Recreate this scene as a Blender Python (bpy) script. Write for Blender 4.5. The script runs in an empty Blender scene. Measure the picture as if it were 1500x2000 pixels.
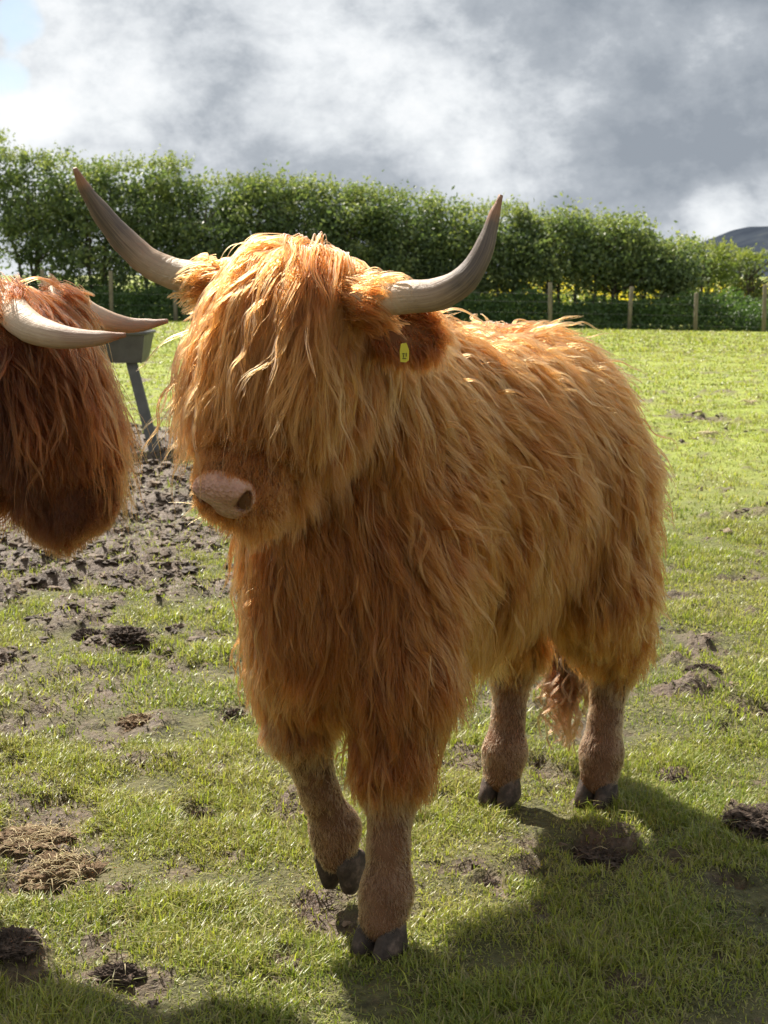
import bpy, math
import numpy as np
from mathutils import Vector, Matrix

S = bpy.context.scene
COL = S.collection
R = math.radians

# ------------------------------------------------------------------ camera
CAM_H = 1.30
FPX = 3000.0                      # focal length in pixels of the 1500 x 2000 photograph
PITCH = math.atan(462.0 / FPX)
cam_d = bpy.data.cameras.new('camera')
cam_d.sensor_fit = 'VERTICAL'
cam_d.sensor_height = 24.0
cam_d.sensor_width = 18.0
cam_d.lens = 24.0 * FPX / 2000.0
cam_d.clip_start = 0.05
cam_d.clip_end = 20000
cam_d.dof.use_dof = True
cam_d.dof.focus_distance = 2.9
cam_d.dof.aperture_fstop = 9.0
cam = bpy.data.objects.new('camera', cam_d)
cam.location = (0, 0, CAM_H)
cam.rotation_euler = (math.pi / 2 - PITCH, 0, 0)
COL.objects.link(cam)
S.camera = cam

# ------------------------------------------------------------------ light
SUN_AZ = R(-31)                   # from +Y towards +X
SUN_EL = R(50)
sun_dir = Vector((math.sin(SUN_AZ) * math.cos(SUN_EL), math.cos(SUN_AZ) * math.cos(SUN_EL), math.sin(SUN_EL)))
sd_ = bpy.data.lights.new('sun', 'SUN')
sd_.energy = 3.9
sd_.angle = R(0.6)
sd_.color = (1.0, 0.93, 0.82)
sun = bpy.data.objects.new('sun', sd_)
sun.rotation_euler = sun_dir.to_track_quat('Z', 'Y').to_euler()
COL.objects.link(sun)

S.view_settings.view_transform = 'Standard'
S.view_settings.look = 'None'
S.view_settings.gamma = 1.0
S.view_settings.exposure = 1.60
S.render.engine = 'CYCLES'
S.cycles.max_bounces = 8
S.cycles.diffuse_bounces = 3
S.cycles.glossy_bounces = 3
S.cycles.transmission_bounces = 6
S.cycles.transparent_max_bounces = 6
S.cycles.use_denoising = True
S.cycles.sample_clamp_indirect = 6.0


def at(px, py, d):
    """world point seen at photo pixel (px, py), at distance d along +Y"""
    x = (px - 750.0) / FPX
    u = (1000.0 - py) / FPX
    c, s = math.cos(PITCH), math.sin(PITCH)
    v = np.array([x, c + u * s, -s + u * c])
    return np.array([0, 0, CAM_H]) + v * (d / v[1])


def ground_at(px, py):
    x = (px - 750.0) / FPX
    u = (1000.0 - py) / FPX
    c, s = math.cos(PITCH), math.sin(PITCH)
    v = np.array([x, c + u * s, -s + u * c])
    return np.array([0, 0, CAM_H]) + v * (-CAM_H / v[2])


# ------------------------------------------------------------------ node helpers
class NT:
    def __init__(self, tree):
        self.t = tree
        tree.nodes.clear()

    def n(self, kind, **kw):
        nd = self.t.nodes.new(kind)
        for k, v in kw.items():
            setattr(nd, k, v)
        return nd

    def l(self, a, b):
        self.t.links.new(a, b)

    def put(self, sock, v):
        if hasattr(v, 'is_linked') or hasattr(v, 'links'):
            self.l(v, sock)
        else:
            sock.default_value = v

    def m(self, op, a, b=None, c=None, clamp=False):
        nd = self.n('ShaderNodeMath', operation=op, use_clamp=clamp)
        for i, v in enumerate((a, b, c)):
            if v is not None:
                self.put(nd.inputs[i], v)
        return nd.outputs[0]

    def vm(self, op, a, b=None):
        nd = self.n('ShaderNodeVectorMath', operation=op)
        self.put(nd.inputs[0], a)
        if b is not None:
            self.put(nd.inputs[1], b)
        return nd.outputs['Value'] if op in ('DOT_PRODUCT', 'LENGTH', 'DISTANCE') else nd.outputs[0]

    def mix(self, f, a, b, blend='MIX'):
        nd = self.n('ShaderNodeMix', data_type='RGBA', blend_type=blend)
        self.put(nd.inputs['Factor'], f)
        for s, v in ((nd.inputs[6], a), (nd.inputs[7], b)):
            if isinstance(v, tuple) and len(v) == 3:
                v = (*v, 1.0)
            self.put(s, v)
        return nd.outputs[2]

    def ss(self, v, lo, hi, a=0.0, b=1.0):
        nd = self.n('ShaderNodeMapRange', interpolation_type='SMOOTHSTEP')
        self.put(nd.inputs[0], v)
        nd.inputs[1].default_value = lo
        nd.inputs[2].default_value = hi
        nd.inputs[3].default_value = a
        nd.inputs[4].default_value = b
        return nd.outputs[0]

    def noise(self, vec, scale, detail=4.0, rough=0.55, dist=0.0):
        nd = self.n('ShaderNodeTexNoise')
        if vec is not None:
            self.l(vec, nd.inputs['Vector'])
        nd.inputs['Scale'].default_value = scale
        nd.inputs['Detail'].default_value = detail
        nd.inputs['Roughness'].default_value = rough
        nd.inputs['Distortion'].default_value = dist
        return nd.outputs['Fac']

    def ramp(self, f, stops):
        nd = self.n('ShaderNodeValToRGB')
        el = nd.color_ramp.elements
        while len(el) < len(stops):
            el.new(0.5)
        for e, (p, c) in zip(el, stops):
            e.position = p
            e.color = (*c, 1.0)
        self.put(nd.inputs[0], f)
        return nd.outputs[0]

    def attr(self, name):
        nd = self.n('ShaderNodeAttribute', attribute_name=name)
        return nd


def material(name):
    m = bpy.data.materials.new(name)
    m.use_nodes = True
    return m, NT(m.node_tree)


def finish(t, shader):
    o = t.n('ShaderNodeOutputMaterial')
    t.l(shader, o.inputs['Surface'])


def principled(t, color, rough=0.8, normal=None, spec=0.3, metal=0.0):
    b = t.n('ShaderNodeBsdfPrincipled')
    if isinstance(color, tuple) and len(color) == 3:
        color = (*color, 1.0)
    t.put(b.inputs['Base Color'], color)
    t.put(b.inputs['Roughness'], rough)
    b.inputs['Specular IOR Level'].default_value = spec
    b.inputs['Metallic'].default_value = metal
    if normal is not None:
        t.l(normal, b.inputs['Normal'])
    return b


def bump(t, h, strength=0.5, dist=0.02):
    b = t.n('ShaderNodeBump')
    b.inputs['Strength'].default_value = strength
    b.inputs['Distance'].default_value = dist
    t.l(h, b.inputs['Height'])
    return b.outputs[0]


# ------------------------------------------------------------------ world: broken cloud over a blue sky
def make_world():
    w = bpy.data.worlds.new('World')
    S.world = w
    w.use_nodes = True
    t = NT(w.node_tree)
    STR = 0.1
    sky = t.n('ShaderNodeTexSky', sky_type='NISHITA')
    sky.sun_disc = False
    sky.sun_elevation = SUN_EL
    sky.sun_rotation = SUN_AZ
    sky.altitude = 60
    v = t.n('ShaderNodeTexCoord').outputs['Generated']
    flat = t.vm('MULTIPLY', v, (1.0, 1.0, 1.45))
    n_big = t.noise(t.vm('ADD', flat, (3.1, 0.4, 1.7)), 5.0, 6.0, 0.55, 0.3)
    n_mid = t.noise(t.vm('ADD', flat, (0.6, 5.2, 2.9)), 11.0, 10.0, 0.62, 0.25)
    n_fine = t.noise(t.vm('ADD', flat, (7.7, 1.2, 0.3)), 24.0, 12.0, 0.68, 0.1)

    def d(px, py):
        p = at(px, py, 10.0) - np.array([0, 0, CAM_H])
        return tuple(p / np.linalg.norm(p))

    def blob(px, py, r_in, r_out):        # angular blob, degrees
        dp = t.vm('DOT_PRODUCT', v, d(px, py))
        return t.ss(dp, math.cos(R(r_out)), math.cos(R(r_in)))
    n_bil = t.noise(t.vm('ADD', flat, (2.2, 3.3, 8.1)), 8.0, 10.0, 0.58, 0.1)
    bil = t.m('MULTIPLY', t.m('ABSOLUTE', t.m('SUBTRACT', n_bil, 0.5)), 2.0)
    # brightness of the cloud deck, 0 dark grey belly .. 1 sunlit white
    b = t.m('MULTIPLY_ADD', n_big, 0.9, 0.10)
    b = t.m('ADD', b, t.m('MULTIPLY', t.m('SUBTRACT', n_mid, 0.5), 0.95))
    b = t.m('ADD', b, t.m('MULTIPLY', t.m('SUBTRACT', n_fine, 0.5), 0.62))
    b = t.m('ADD', b, t.m('MULTIPLY', t.m('SUBTRACT', bil, 0.22), 0.75))
    for px, py, ri, ro, k in ((1420, 40, 1, 9.5, -0.34), (1340, 260, 0.5, 4.4, -0.28), (1060, 30, 0.3, 3.2, -0.10),
                              (150, 160, 0.5, 6.5, 0.13), (620, 180, 0.3, 4.0, 0.06), (880, 240, 0.2, 2.6, 0.22),
                              (440, 285, 0.2, 3.4, -0.20), (420, 10, 0.2, 3.6, -0.22), (1400, 410, 0.1, 1.5, 0.30),
                              (1010, 330, 0.2, 2.4, 0.14), (40, 235, 0.2, 2.0, 0.16)):
        b = t.m('ADD', b, t.m('MULTIPLY', blob(px, py, ri, ro), k))
    cloud = t.ramp(b, [(0.02, (0.106, 0.119, 0.136)), (0.30, (0.152, 0.165, 0.181)), (0.50, (0.228, 0.240, 0.253)),
                       (0.72, (0.300, 0.310, 0.318)), (1.0, (0.36, 0.36, 0.36))])
    cloud = t.mix(1.0, cloud, (1 / STR, 1 / STR, 1 / STR), 'MULTIPLY')
    # holes with blue
    hole = t.m('ADD', t.m('MULTIPLY', blob(40, 40, 0.2, 1.4), 0.42), t.m('MULTIPLY', blob(15, 158, 0.2, 1.4), 0.42))
    hole = t.m('ADD', hole, t.m('MULTIPLY', t.m('SUBTRACT', n_mid, 0.5), -0.8))
    hole = t.m('ADD', hole, t.m('MULTIPLY', t.m('SUBTRACT', n_big, 0.5), -0.5))
    hole = t.ss(hole, 0.20, 0.40)
    blue = t.mix(1.0, sky.outputs[0], (0.42, 0.42, 0.42), 'MULTIPLY')
    col = t.mix(t.m('MULTIPLY', hole, 0.85), cloud, blue)
    bg = t.n('ShaderNodeBackground')
    t.l(col, bg.inputs[0])
    bg.inputs[1].default_value = STR
    o = t.n('ShaderNodeOutputWorld')
    t.l(bg.outputs[0], o.inputs[0])


make_world()


# ------------------------------------------------------------------ object helpers
def tag(o, label=None, cat=None, group=None, kind=None):
    for k, v in (('label', label), ('category', cat), ('group', group), ('kind', kind)):
        if v:
            o[k] = v
    return o


def empty(name, loc=(0, 0, 0), rz=0.0):
    o = bpy.data.objects.new(name, None)
    o.location = loc
    o.rotation_euler = (0, 0, rz)
    COL.objects.link(o)
    return o


def mesh_obj(name, verts, faces, mat, parent=None, smooth=True, attrs=None):
    """faces: (N,k) int array or list of lists"""
    me = bpy.data.meshes.new(name)
    verts = np.asarray(verts, np.float32)
    if isinstance(faces, np.ndarray):
        k = faces.shape[1]
        me.vertices.add(len(verts))
        me.vertices.foreach_set('co', verts.ravel())
        me.loops.add(faces.size)
        me.loops.foreach_set('vertex_index', faces.astype(np.int32).ravel())
        me.polygons.add(len(faces))
        me.polygons.foreach_set('loop_start', np.arange(0, faces.size, k, dtype=np.int32))
        me.update(calc_edges=True)
    else:
        me.from_pydata([tuple(map(float, v)) for v in verts], [], [tuple(int(i) for i in f) for f in faces])
        me.update()
    me.polygons.foreach_set('use_smooth', np.full(len(me.polygons), smooth))
    for an, (dom, typ, data) in (attrs or {}).items():
        a = me.attributes.new(an, typ, dom)
        key = 'color' if 'COLOR' in typ else ('vector' if typ == 'FLOAT_VECTOR' else 'value')
        a.data.foreach_set(key, np.asarray(data, np.float32).ravel())
    me.materials.append(mat)
    o = bpy.data.objects.new(name, me)
    COL.objects.link(o)
    o.parent = parent
    return o


def tube(pts, radii, n=10, cap=True, squash=None):
    pts = np.asarray(pts, float)
    radii = np.asarray(radii, float)
    T = np.gradient(pts, axis=0)
    T /= np.linalg.norm(T, axis=1)[:, None] + 1e-9
    up = np.array([0, 0, 1.0]) if abs(T[0][2]) < 0.9 else np.array([1.0, 0, 0])
    V, F = [], []
    u = np.cross(T[0], up)
    u /= np.linalg.norm(u)
    for i in range(len(pts)):
        u = u - T[i] * u.dot(T[i])
        u /= np.linalg.norm(u)
        w = np.cross(T[i], u)
        for k in range(n):
            a = 2 * math.pi * k / n
            V.append(pts[i] + radii[i] * (math.cos(a) * u + math.sin(a) * w))
    for i in range(len(pts) - 1):
        for k in range(n):
            F.append([i * n + k, i * n + (k + 1) % n, (i + 1) * n + (k + 1) % n, (i + 1) * n + k])
    if cap:
        F.append(list(range(n))[::-1])
        F.append([(len(pts) - 1) * n + k for k in range(n)])
    return V, F


def box(c, s, rot=None):
    c = np.asarray(c, float)
    h = np.asarray(s, float) / 2
    V = [np.array([x, y, z]) * h for x in (-1, 1) for y in (-1, 1) for z in (-1, 1)]
    if rot is not None:
        V = [rot @ v for v in V]
    V = [v + c for v in V]
    F = [[0, 1, 3, 2], [4, 6, 7, 5], [0, 4, 5, 1], [2, 3, 7, 6], [0, 2, 6, 4], [1, 5, 7, 3]]
    return V, F


def bevel(o, w=0.004, seg=2):
    m = o.modifiers.new('bevel', 'BEVEL')
    m.width = w
    m.segments = seg
    m.limit_method = 'ANGLE'


def catmull(P, n):
    P = np.asarray(P, float)
    Q = np.vstack([2 * P[0] - P[1], P, 2 * P[-1] - P[-2]])
    out = []
    for tt in np.linspace(0, len(P) - 1, n):
        i = min(int(tt), len(P) - 2)
        f = tt - i
        p0, p1, p2, p3 = Q[i:i + 4]
        out.append(0.5 * ((2 * p1) + (p2 - p0) * f + (2 * p0 - 5 * p1 + 4 * p2 - p3) * f * f + (3 * p1 - p0 - 3 * p2 + p3) * f ** 3))
    return np.array(out)


# ------------------------------------------------------------------ numpy noise
def _h(ix, iy, iz, seed):
    n = (ix.astype(np.uint32) * np.uint32(374761393) + iy.astype(np.uint32) * np.uint32(668265263)
         + iz.astype(np.uint32) * np.uint32(2147483647) + np.uint32((seed * 1274126177) & 0xffffffff))
    n = (n ^ (n >> np.uint32(13))) * np.uint32(1274126177)
    n = n ^ (n >> np.uint32(16))
    n = n * np.uint32(2246822519)
    n = n ^ (n >> np.uint32(15))
    return n.astype(np.float64) / 4294967295.0


def vnoise(p, seed=0):
    p = np.asarray(p, float)
    i = np.floor(p).astype(np.int64)
    f = p - i
    f = f * f * (3 - 2 * f)
    r = 0
    for dx in (0, 1):
        for dy in (0, 1):
            for dz in (0, 1):
                w = (f[:, 0] if dx else 1 - f[:, 0]) * (f[:, 1] if dy else 1 - f[:, 1]) * (f[:, 2] if dz else 1 - f[:, 2])
                r = r + w * _h(i[:, 0] + dx, i[:, 1] + dy, i[:, 2] + dz, seed)
    return r


def fbm(p, seed=0, octv=4, gain=0.5):
    s, a, tot = 0, 1.0, 0
    p = np.asarray(p, float)
    for o in range(octv):
        s = s + a * vnoise(p * 2 ** o + 17.3 * o, seed + o)
        tot += a
        a *= gain
    return s / tot


def sstep(x, a, b):
    t_ = np.clip((x - a) / (b - a), 0, 1)
    return t_ * t_ * (3 - 2 * t_)


def unit(v):
    return v / (np.linalg.norm(v, axis=-1, keepdims=True) + 1e-12)


# ------------------------------------------------------------------ ground
# bare / trodden spots: (px, py, half width px, half depth px)
PATCHES = [(95, 1700, 95, 60), (1480, 1615, 80, 35), (385, 1582, 45, 26), (225, 1252, 85, 34), (270, 1412, 70, 20),
           (1185, 1650, 85, 45), (1330, 1515, 40, 16), (455, 1395, 40, 18), (20, 1880, 70, 50), (235, 1915, 75, 35),
           (960, 1705, 45, 30), (1480, 1390, 60, 24), (1330, 1290, 60, 18), (1330, 1360, 70, 14), (560, 1880, 45, 30),
           (620, 1760, 60, 30), (560, 1590, 50, 26), (160, 1180, 80, 30), (1310, 1110, 50, 10), (1440, 1125, 60, 10),
           (350, 1105, 60, 22), (60, 1600, 40, 16), (240, 1740, 40, 18)]


def mud_mask(x, y):
    p = np.stack([x, y, np.zeros_like(x)], 1)
    ex = (x + 2.3 + 0.10 * (y - 9.0)) / 1.75
    ey = (y - 9.4) / 4.3
    m = 1.15 - np.sqrt(ex * ex + ey * ey)
    m = m + (fbm(p * 1.6, 3, 4) - 0.5) * 1.5
    m = sstep(m, 0.05, 0.35)
    b = fbm(p * np.array([2.6, 1.9, 1.0]), 12, 5, 0.6)
    m = np.maximum(m, sstep(b, 0.64, 0.72) * 0.9)
    b2 = fbm(p * np.array([9.0, 7.0, 1.0]), 15, 4, 0.6)
    m = np.maximum(m, sstep(b2, 0.605, 0.70) * 0.8)
    nz = (fbm(p * 14.0, 21, 3) - 0.5)
    for px, py, hw, hd in PATCHES:
        c = ground_at(px, py)
        a = abs(ground_at(px + hw, py)[0] - c[0])
        bb = abs(ground_at(px, py - hd)[1] - c[1])
        rr = np.sqrt(((x - c[0]) / a) ** 2 + ((y - c[1]) / bb) ** 2)
        m = np.maximum(m, sstep(1.15 - rr + nz * 1.6, 0.1, 0.6))
    return m


def lie(x, y):
    return sstep(y, 10, 46) * (-0.17 - 0.019 * np.clip(x, -60, 60))


def ground_z(x, y, m):
    p = np.stack([x, y, np.zeros_like(x)], 1)
    z = (fbm(p * 1.1, 5, 3) - 0.5) * 0.05 + (fbm(p * 5.5, 8, 3) - 0.5) * 0.030
    cl = np.abs(fbm(p * 9.0, 31, 4, 0.6) - 0.5) * 2
    z = z + m * ((fbm(p * 5.0, 41, 4, 0.65) - 0.5) * 0.22 - 0.015 + 0.03 * cl)
    return z + lie(x, y)


def build_ground():
    u = np.concatenate([-np.geomspace(0.42, 60, 34)[::-1], np.linspace(-0.40, 0.40, 210)[0:], np.geomspace(0.42, 60, 34)])
    u = np.unique(np.round(u, 6))
    ys = [1.2]
    while ys[-1] < 70:
        ys.append(ys[-1] * 1.0062)
    while ys[-1] < 6000:
        ys.append(ys[-1] * 1.12)
    ys = np.array([-60, -20, -6, -2, 0.2, 0.8] + ys)
    Y, U = np.meshgrid(ys, u, indexing='ij')
    X = U * np.maximum(Y, 1.2)
    x, y = X.ravel(), Y.ravel()
    m = mud_mask(x, y)
    z = ground_z(x, y, m)
    ny, nx = Y.shape
    i = np.arange(ny * nx).reshape(ny, nx)
    F = np.stack([i[:-1, :-1], i[:-1, 1:], i[1:, 1:], i[1:, :-1]], -1).reshape(-1, 4)
    mt, t = material('pasture_ground')
    pos = t.n('ShaderNodeNewGeometry').outputs['Position']
    mk = t.attr('mud').outputs['Fac']
    nf = t.noise(pos, 60, 5, 0.6)
    nm = t.noise(pos, 7, 5, 0.6)
    nl = t.noise(pos, 0.9, 4, 0.6)
    gr = t.ramp(nf, [(0.25, (0.026, 0.024, 0.012)), (0.5, (0.070, 0.068, 0.026)), (0.75, (0.16, 0.155, 0.062))])
    gr = t.mix(t.ss(nm, 0.42, 0.70), gr, (0.12, 0.11, 0.045))
    # beyond the modelled blades the sward itself is the surface
    dist = t.vm('LENGTH', pos)
    nfar = t.noise(t.vm('MULTIPLY', pos, (1.0, 0.35, 1.0)), 9, 6, 0.65)
    far = t.ramp(nfar, [(0.30, (0.13, 0.165, 0.028)), (0.5, (0.22, 0.265, 0.042)), (0.72, (0.30, 0.335, 0.065))])
    far = t.mix(t.ss(nl, 0.45, 0.75, 0.0, 0.6), far, (0.22, 0.225, 0.06))
    gr = t.mix(t.ss(dist, 5.0, 13.0), gr, far)
    md = t.ramp(nf, [(0.2, (0.032, 0.020, 0.012)), (0.5, (0.085, 0.056, 0.036)), (0.8, (0.17, 0.12, 0.082))])
    md = t.mix(t.ss(nm, 0.5, 0.72, 0, 0.5), md, (0.135, 0.096, 0.064))
    cl = t.mix(mk, gr, md)
    rgh = t.mix(mk, (0.85, 0.85, 0.85), (0.6, 0.6, 0.6))
    nb = t.m('ADD', t.m('MULTIPLY', t.noise(pos, 25, 5, 0.65), 1.0), t.m('MULTIPLY', nf, 0.4))
    b = principled(t, cl, rgh, bump(t, nb, 0.9, 0.03), 0.25)
    finish(t, b.outputs[0])
    o = mesh_obj('ground', np.stack([x, y, z], 1), F, mt, attrs={'mud': ('POINT', 'FLOAT', m)})
    tag(o, 'grazed green pasture with bare muddy patches', 'ground', kind='structure')


build_ground()


def gz(x, y):
    x = np.atleast_1d(np.asarray(x, float))
    y = np.atleast_1d(np.asarray(y, float))
    return ground_z(x, y, mud_mask(x, y))


# ------------------------------------------------------------------ signed distance body tools
def sd_ell(p, c, r, M=None):
    q = p - np.asarray(c)
    if M is not None:
        q = q @ M.T
    r = np.asarray(r, float)
    k0 = np.sqrt(((q / r) ** 2).sum(1))
    k1 = np.sqrt(((q / (r * r)) ** 2).sum(1)) + 1e-9
    return k0 * (k0 - 1) / k1


def sd_cap(p, a, b, ra, rb):
    a = np.asarray(a, float)
    b = np.asarray(b, float)
    ba = b - a
    h = np.clip((p - a) @ ba / ba.dot(ba), 0, 1)
    return np.sqrt(((p - a - h[:, None] * ba) ** 2).sum(1)) - (ra + (rb - ra) * h)


def smin(a, b, k):
    h = np.maximum(k - np.abs(a - b), 0) / k
    return np.minimum(a, b) - h * h * k * 0.25


def surface_nets(V, org, h):
    s = V < 0
    nx, ny, nz = V.shape
    acc = np.zeros((nx - 1, ny - 1, nz - 1, 3))
    cnt = np.zeros((nx - 1, ny - 1, nz - 1))
    crn = [(i, j, k) for i in (0, 1) for j in (0, 1) for k in (0, 1)]

    def sl(A, c):
        return A[c[0]:A.shape[0] - 1 + c[0], c[1]:A.shape[1] - 1 + c[1], c[2]:A.shape[2] - 1 + c[2]]
    for a in crn:
        for ax in range(3):
            if a[ax]:
                continue
            b = list(a)
            b[ax] = 1
            va, vb = sl(V, a), sl(V, b)
            cr = (va < 0) != (vb < 0)
            with np.errstate(divide='ignore', invalid='ignore'):
                tt = np.where(cr, va / (va - vb), 0)
            for k in range(3):
                acc[..., k] += np.where(cr, a[k] + (tt if k == ax else 0), 0)
            cnt += cr
    act = cnt > 0
    idx = -np.ones(cnt.shape, np.int64)
    idx[act] = np.arange(act.sum())
    cell = np.argwhere(act)
    P = org + h * (cell + acc[act] / cnt[act][:, None])
    F = []
    for ax in range(3):
        sa = [slice(None)] * 3
        sb = [slice(None)] * 3
        sa[ax] = slice(0, -1)
        sb[ax] = slice(1, None)
        cr = s[tuple(sa)] != s[tuple(sb)]
        e = np.argwhere(cr)
        o1, o2 = [(1, 2), (2, 0), (0, 1)][ax]
        ok = (e[:, o1] > 0) & (e[:, o2] > 0) & (e[:, o1] < V.shape[o1] - 1) & (e[:, o2] < V.shape[o2] - 1)
        e = e[ok]
        d1 = np.zeros(3, int)
        d1[o1] = 1
        d2 = np.zeros(3, int)
        d2[o2] = 1
        q = np.stack([idx[tuple((e - d1 - d2).T)], idx[tuple((e - d2).T)], idx[tuple(e.T)], idx[tuple((e - d1).T)]], 1)
        fl = s[tuple(sa)][tuple(e.T)]
        q[~fl] = q[~fl][:, ::-1]
        F.append(q)
    return P, np.vstack(F)


class Field:
    """sampled signed distance field with gradient"""

    def __init__(self, fn, lo, hi, h):
        self.lo = np.asarray(lo, float)
        self.h = h
        n = np.ceil((np.asarray(hi) - self.lo) / h).astype(int) + 1
        ax = [self.lo[i] + h * np.arange(n[i]) for i in range(3)]
        G = np.stack(np.meshgrid(*ax, indexing='ij'), -1).reshape(-1, 3)
        out = np.empty(len(G))
        for a in range(0, len(G), 400000):
            out[a:a + 400000] = fn(G[a:a + 400000])
        self.V = out.reshape(n)
        self.G = np.stack(np.gradient(self.V, h), -1)

    def mesh(self):
        return surface_nets(self.V, self.lo, self.h)

    def __call__(self, p):
        q = (p - self.lo) / self.h
        n = np.array(self.V.shape)
        q = np.clip(q, 0, n - 1.001)
        i = q.astype(int)
        f = q - i
        v = 0
        g = 0
        for dx in (0, 1):
            for dy in (0, 1):
                for dz in (0, 1):
                    w = (f[:, 0] if dx else 1 - f[:, 0]) * (f[:, 1] if dy else 1 - f[:, 1]) * (f[:, 2] if dz else 1 - f[:, 2])
                    ii = (i[:, 0] + dx, i[:, 1] + dy, i[:, 2] + dz)
                    v = v + w * self.V[ii]
                    g = g + w[:, None] * self.G[ii]
        return v, unit(g)

    def project(self, p, it=3):
        for _ in range(it):
            v, g = self(p)
            p = p - g * v[:, None]
        return p


# ------------------------------------------------------------------ hair
def grow(fld, root, d0, L, nseg, pull, stiff, margin):
    """pull(p, k): target direction; strands are kept outside the body by `margin`"""
    N = len(root)
    P = np.empty((N, nseg + 1, 3))
    P[:, 0] = root
    p, d = root.copy(), unit(d0)
    st = (L / nseg)[:, None]
    for k in range(1, nseg + 1):
        d = unit(d * stiff[:, None] + pull(p, k / nseg) * (1 - stiff[:, None]))
        q = p + d * st
        v, g = fld(q)
        mg = margin * min(1.0, k / (0.35 * nseg))
        pen = np.maximum(mg - v, 0)[:, None]
        q = q + g * pen
        d = unit(q - p)
        p = p + d * st
        P[:, k] = p
    return P


def waves(P, L, rng, amp, wl):
    N, K, _ = P.shape
    ax = unit(P[:, -1] - P[:, 0])
    e1 = unit(np.cross(ax, rng.normal(size=(N, 3))))
    e2 = np.cross(ax, e1)
    s = np.linspace(0, 1, K)[None, :] * L[:, None]
    ph = rng.uniform(0, 6.28, (N, 1))
    ph2 = rng.uniform(0, 6.28, (N, 1))
    w1 = wl * rng.uniform(0.7, 1.4, (N, 1))
    env = np.clip(s / 0.05, 0, 1) ** 1.3
    A = (amp * rng.uniform(0.4, 1.5, N))[:, None] * env
    o1 = A * (np.sin(6.283 * s / w1 + ph) - np.sin(ph))
    o2 = 0.6 * A * (np.sin(6.283 * s / (w1 * 1.37) + ph2) - np.sin(ph2))
    return P + o1[..., None] * e1[:, None] + o2[..., None] * e2[:, None]


def macro_clump(P, rng, frac, strength):
    """pull neighbouring guides together into heavier locks"""
    from mathutils.kdtree import KDTree
    N = len(P)
    pick = rng.choice(N, max(1, int(N * frac)), replace=False)
    kd = KDTree(len(pick))
    for j, a in enumerate(pick):
        kd.insert(P[a, 0], j)
    kd.balance()
    own = np.array([pick[kd.find(P[a, 0])[1]] for a in range(N)])
    t_ = np.linspace(0, 1, P.shape[1])
    w = strength * sstep(t_, 0.15, 1.0)
    tgt = P[own]
    off = P[:, :1] - tgt[:, :1]
    return P + (tgt + off * 0.25 - P) * w[None, :, None], own


def children(fld, P, n, rng, spread, clump, tipvar=0.5, frizz=0.002, flyaway=0.05):
    N, K, _ = P.shape
    idx = np.repeat(np.arange(N), n)
    C = P[idx]
    M = len(C)
    off = rng.normal(size=(M, 3)) * spread[idx][:, None]
    root = fld.project(C[:, 0] + off, 3)
    off = root - C[:, 0]
    t_ = np.linspace(0, 1, K)
    cl = clump[idx] * rng.uniform(0.65, 1.08, M)
    keep = 1 - np.clip(cl, 0, 0.97)[:, None] * sstep(t_, 0.0, 0.9)[None, :]
    fly = rng.random(M) < flyaway
    keep[fly] = 1.0 + 1.6 * t_
    jit = rng.normal(size=(M, 3)) * 0.5
    out = C + off[:, None] * keep[..., None]
    ph = rng.uniform(0, 6.28, (M, 1))
    fr = rng.uniform(1.2, 3.0, (M, 1))
    out += (frizz * rng.uniform(0.3, 1.7, (M, 1)) * t_[None] * np.sin(fr * 6.28 * t_[None] + ph))[..., None] * unit(jit)[:, None]
    # trim each strand to its own length by re-sampling along the guide
    ln = 1 - tipvar * rng.random(M) ** 1.5
    s = t_[None] * ln[:, None] * (K - 1)
    i = np.minimum(s.astype(int), K - 2)
    f = (s - i)[..., None]
    r = np.arange(M)[:, None]
    out = out[r, i] * (1 - f) + out[r, i + 1] * f
    return out, idx


def hair_obj(name, P, r0, r1, tint, mat, parent):
    M, K, _ = P.shape
    h = bpy.data.hair_curves.new(name)
    h.add_curves([K] * M)
    h.position_data.foreach_set('vector', P.astype(np.float32).ravel())
    t_ = np.linspace(0, 1, K)
    prof = (1 - t_ ** 2.2)
    rad = r1 + (np.asarray(r0).reshape(-1, 1) - r1) * prof[None]
    rad = np.broadcast_to(rad, (M, K))
    a = h.attributes.get('radius') or h.attributes.new('radius', 'FLOAT', 'POINT')
    a.data.foreach_set('value', rad.astype(np.float32).ravel())
    a = h.attributes.new('tint', 'FLOAT', 'CURVE')
    a.data.foreach_set('value', tint.astype(np.float32))
    h.materials.append(mat)
    o = bpy.data.objects.new(name, h)
    COL.objects.link(o)
    o.parent = parent
    return o


def hair_material(name, dark, mid, gold, pale, rough=0.34):
    m, t = material(name)
    tint = t.attr('tint').outputs['Fac']
    ic = t.n('ShaderNodeHairInfo').outputs['Intercept']
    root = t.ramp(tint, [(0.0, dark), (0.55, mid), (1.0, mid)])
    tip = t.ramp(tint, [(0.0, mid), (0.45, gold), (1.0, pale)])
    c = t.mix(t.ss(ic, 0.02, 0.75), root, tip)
    hb = t.n('ShaderNodeBsdfHairPrincipled')
    hb.model = 'CHIANG'
    hb.parametrization = 'COLOR'
    t.l(c, hb.inputs['Color'])
    hb.inputs['Roughness'].default_value = rough
    hb.inputs['Radial Roughness'].default_value = 0.5
    hb.inputs['IOR'].default_value = 1.3
    hb.inputs['Random Roughness'].default_value = 0.15
    finish(t, hb.outputs[0])
    return m


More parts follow.
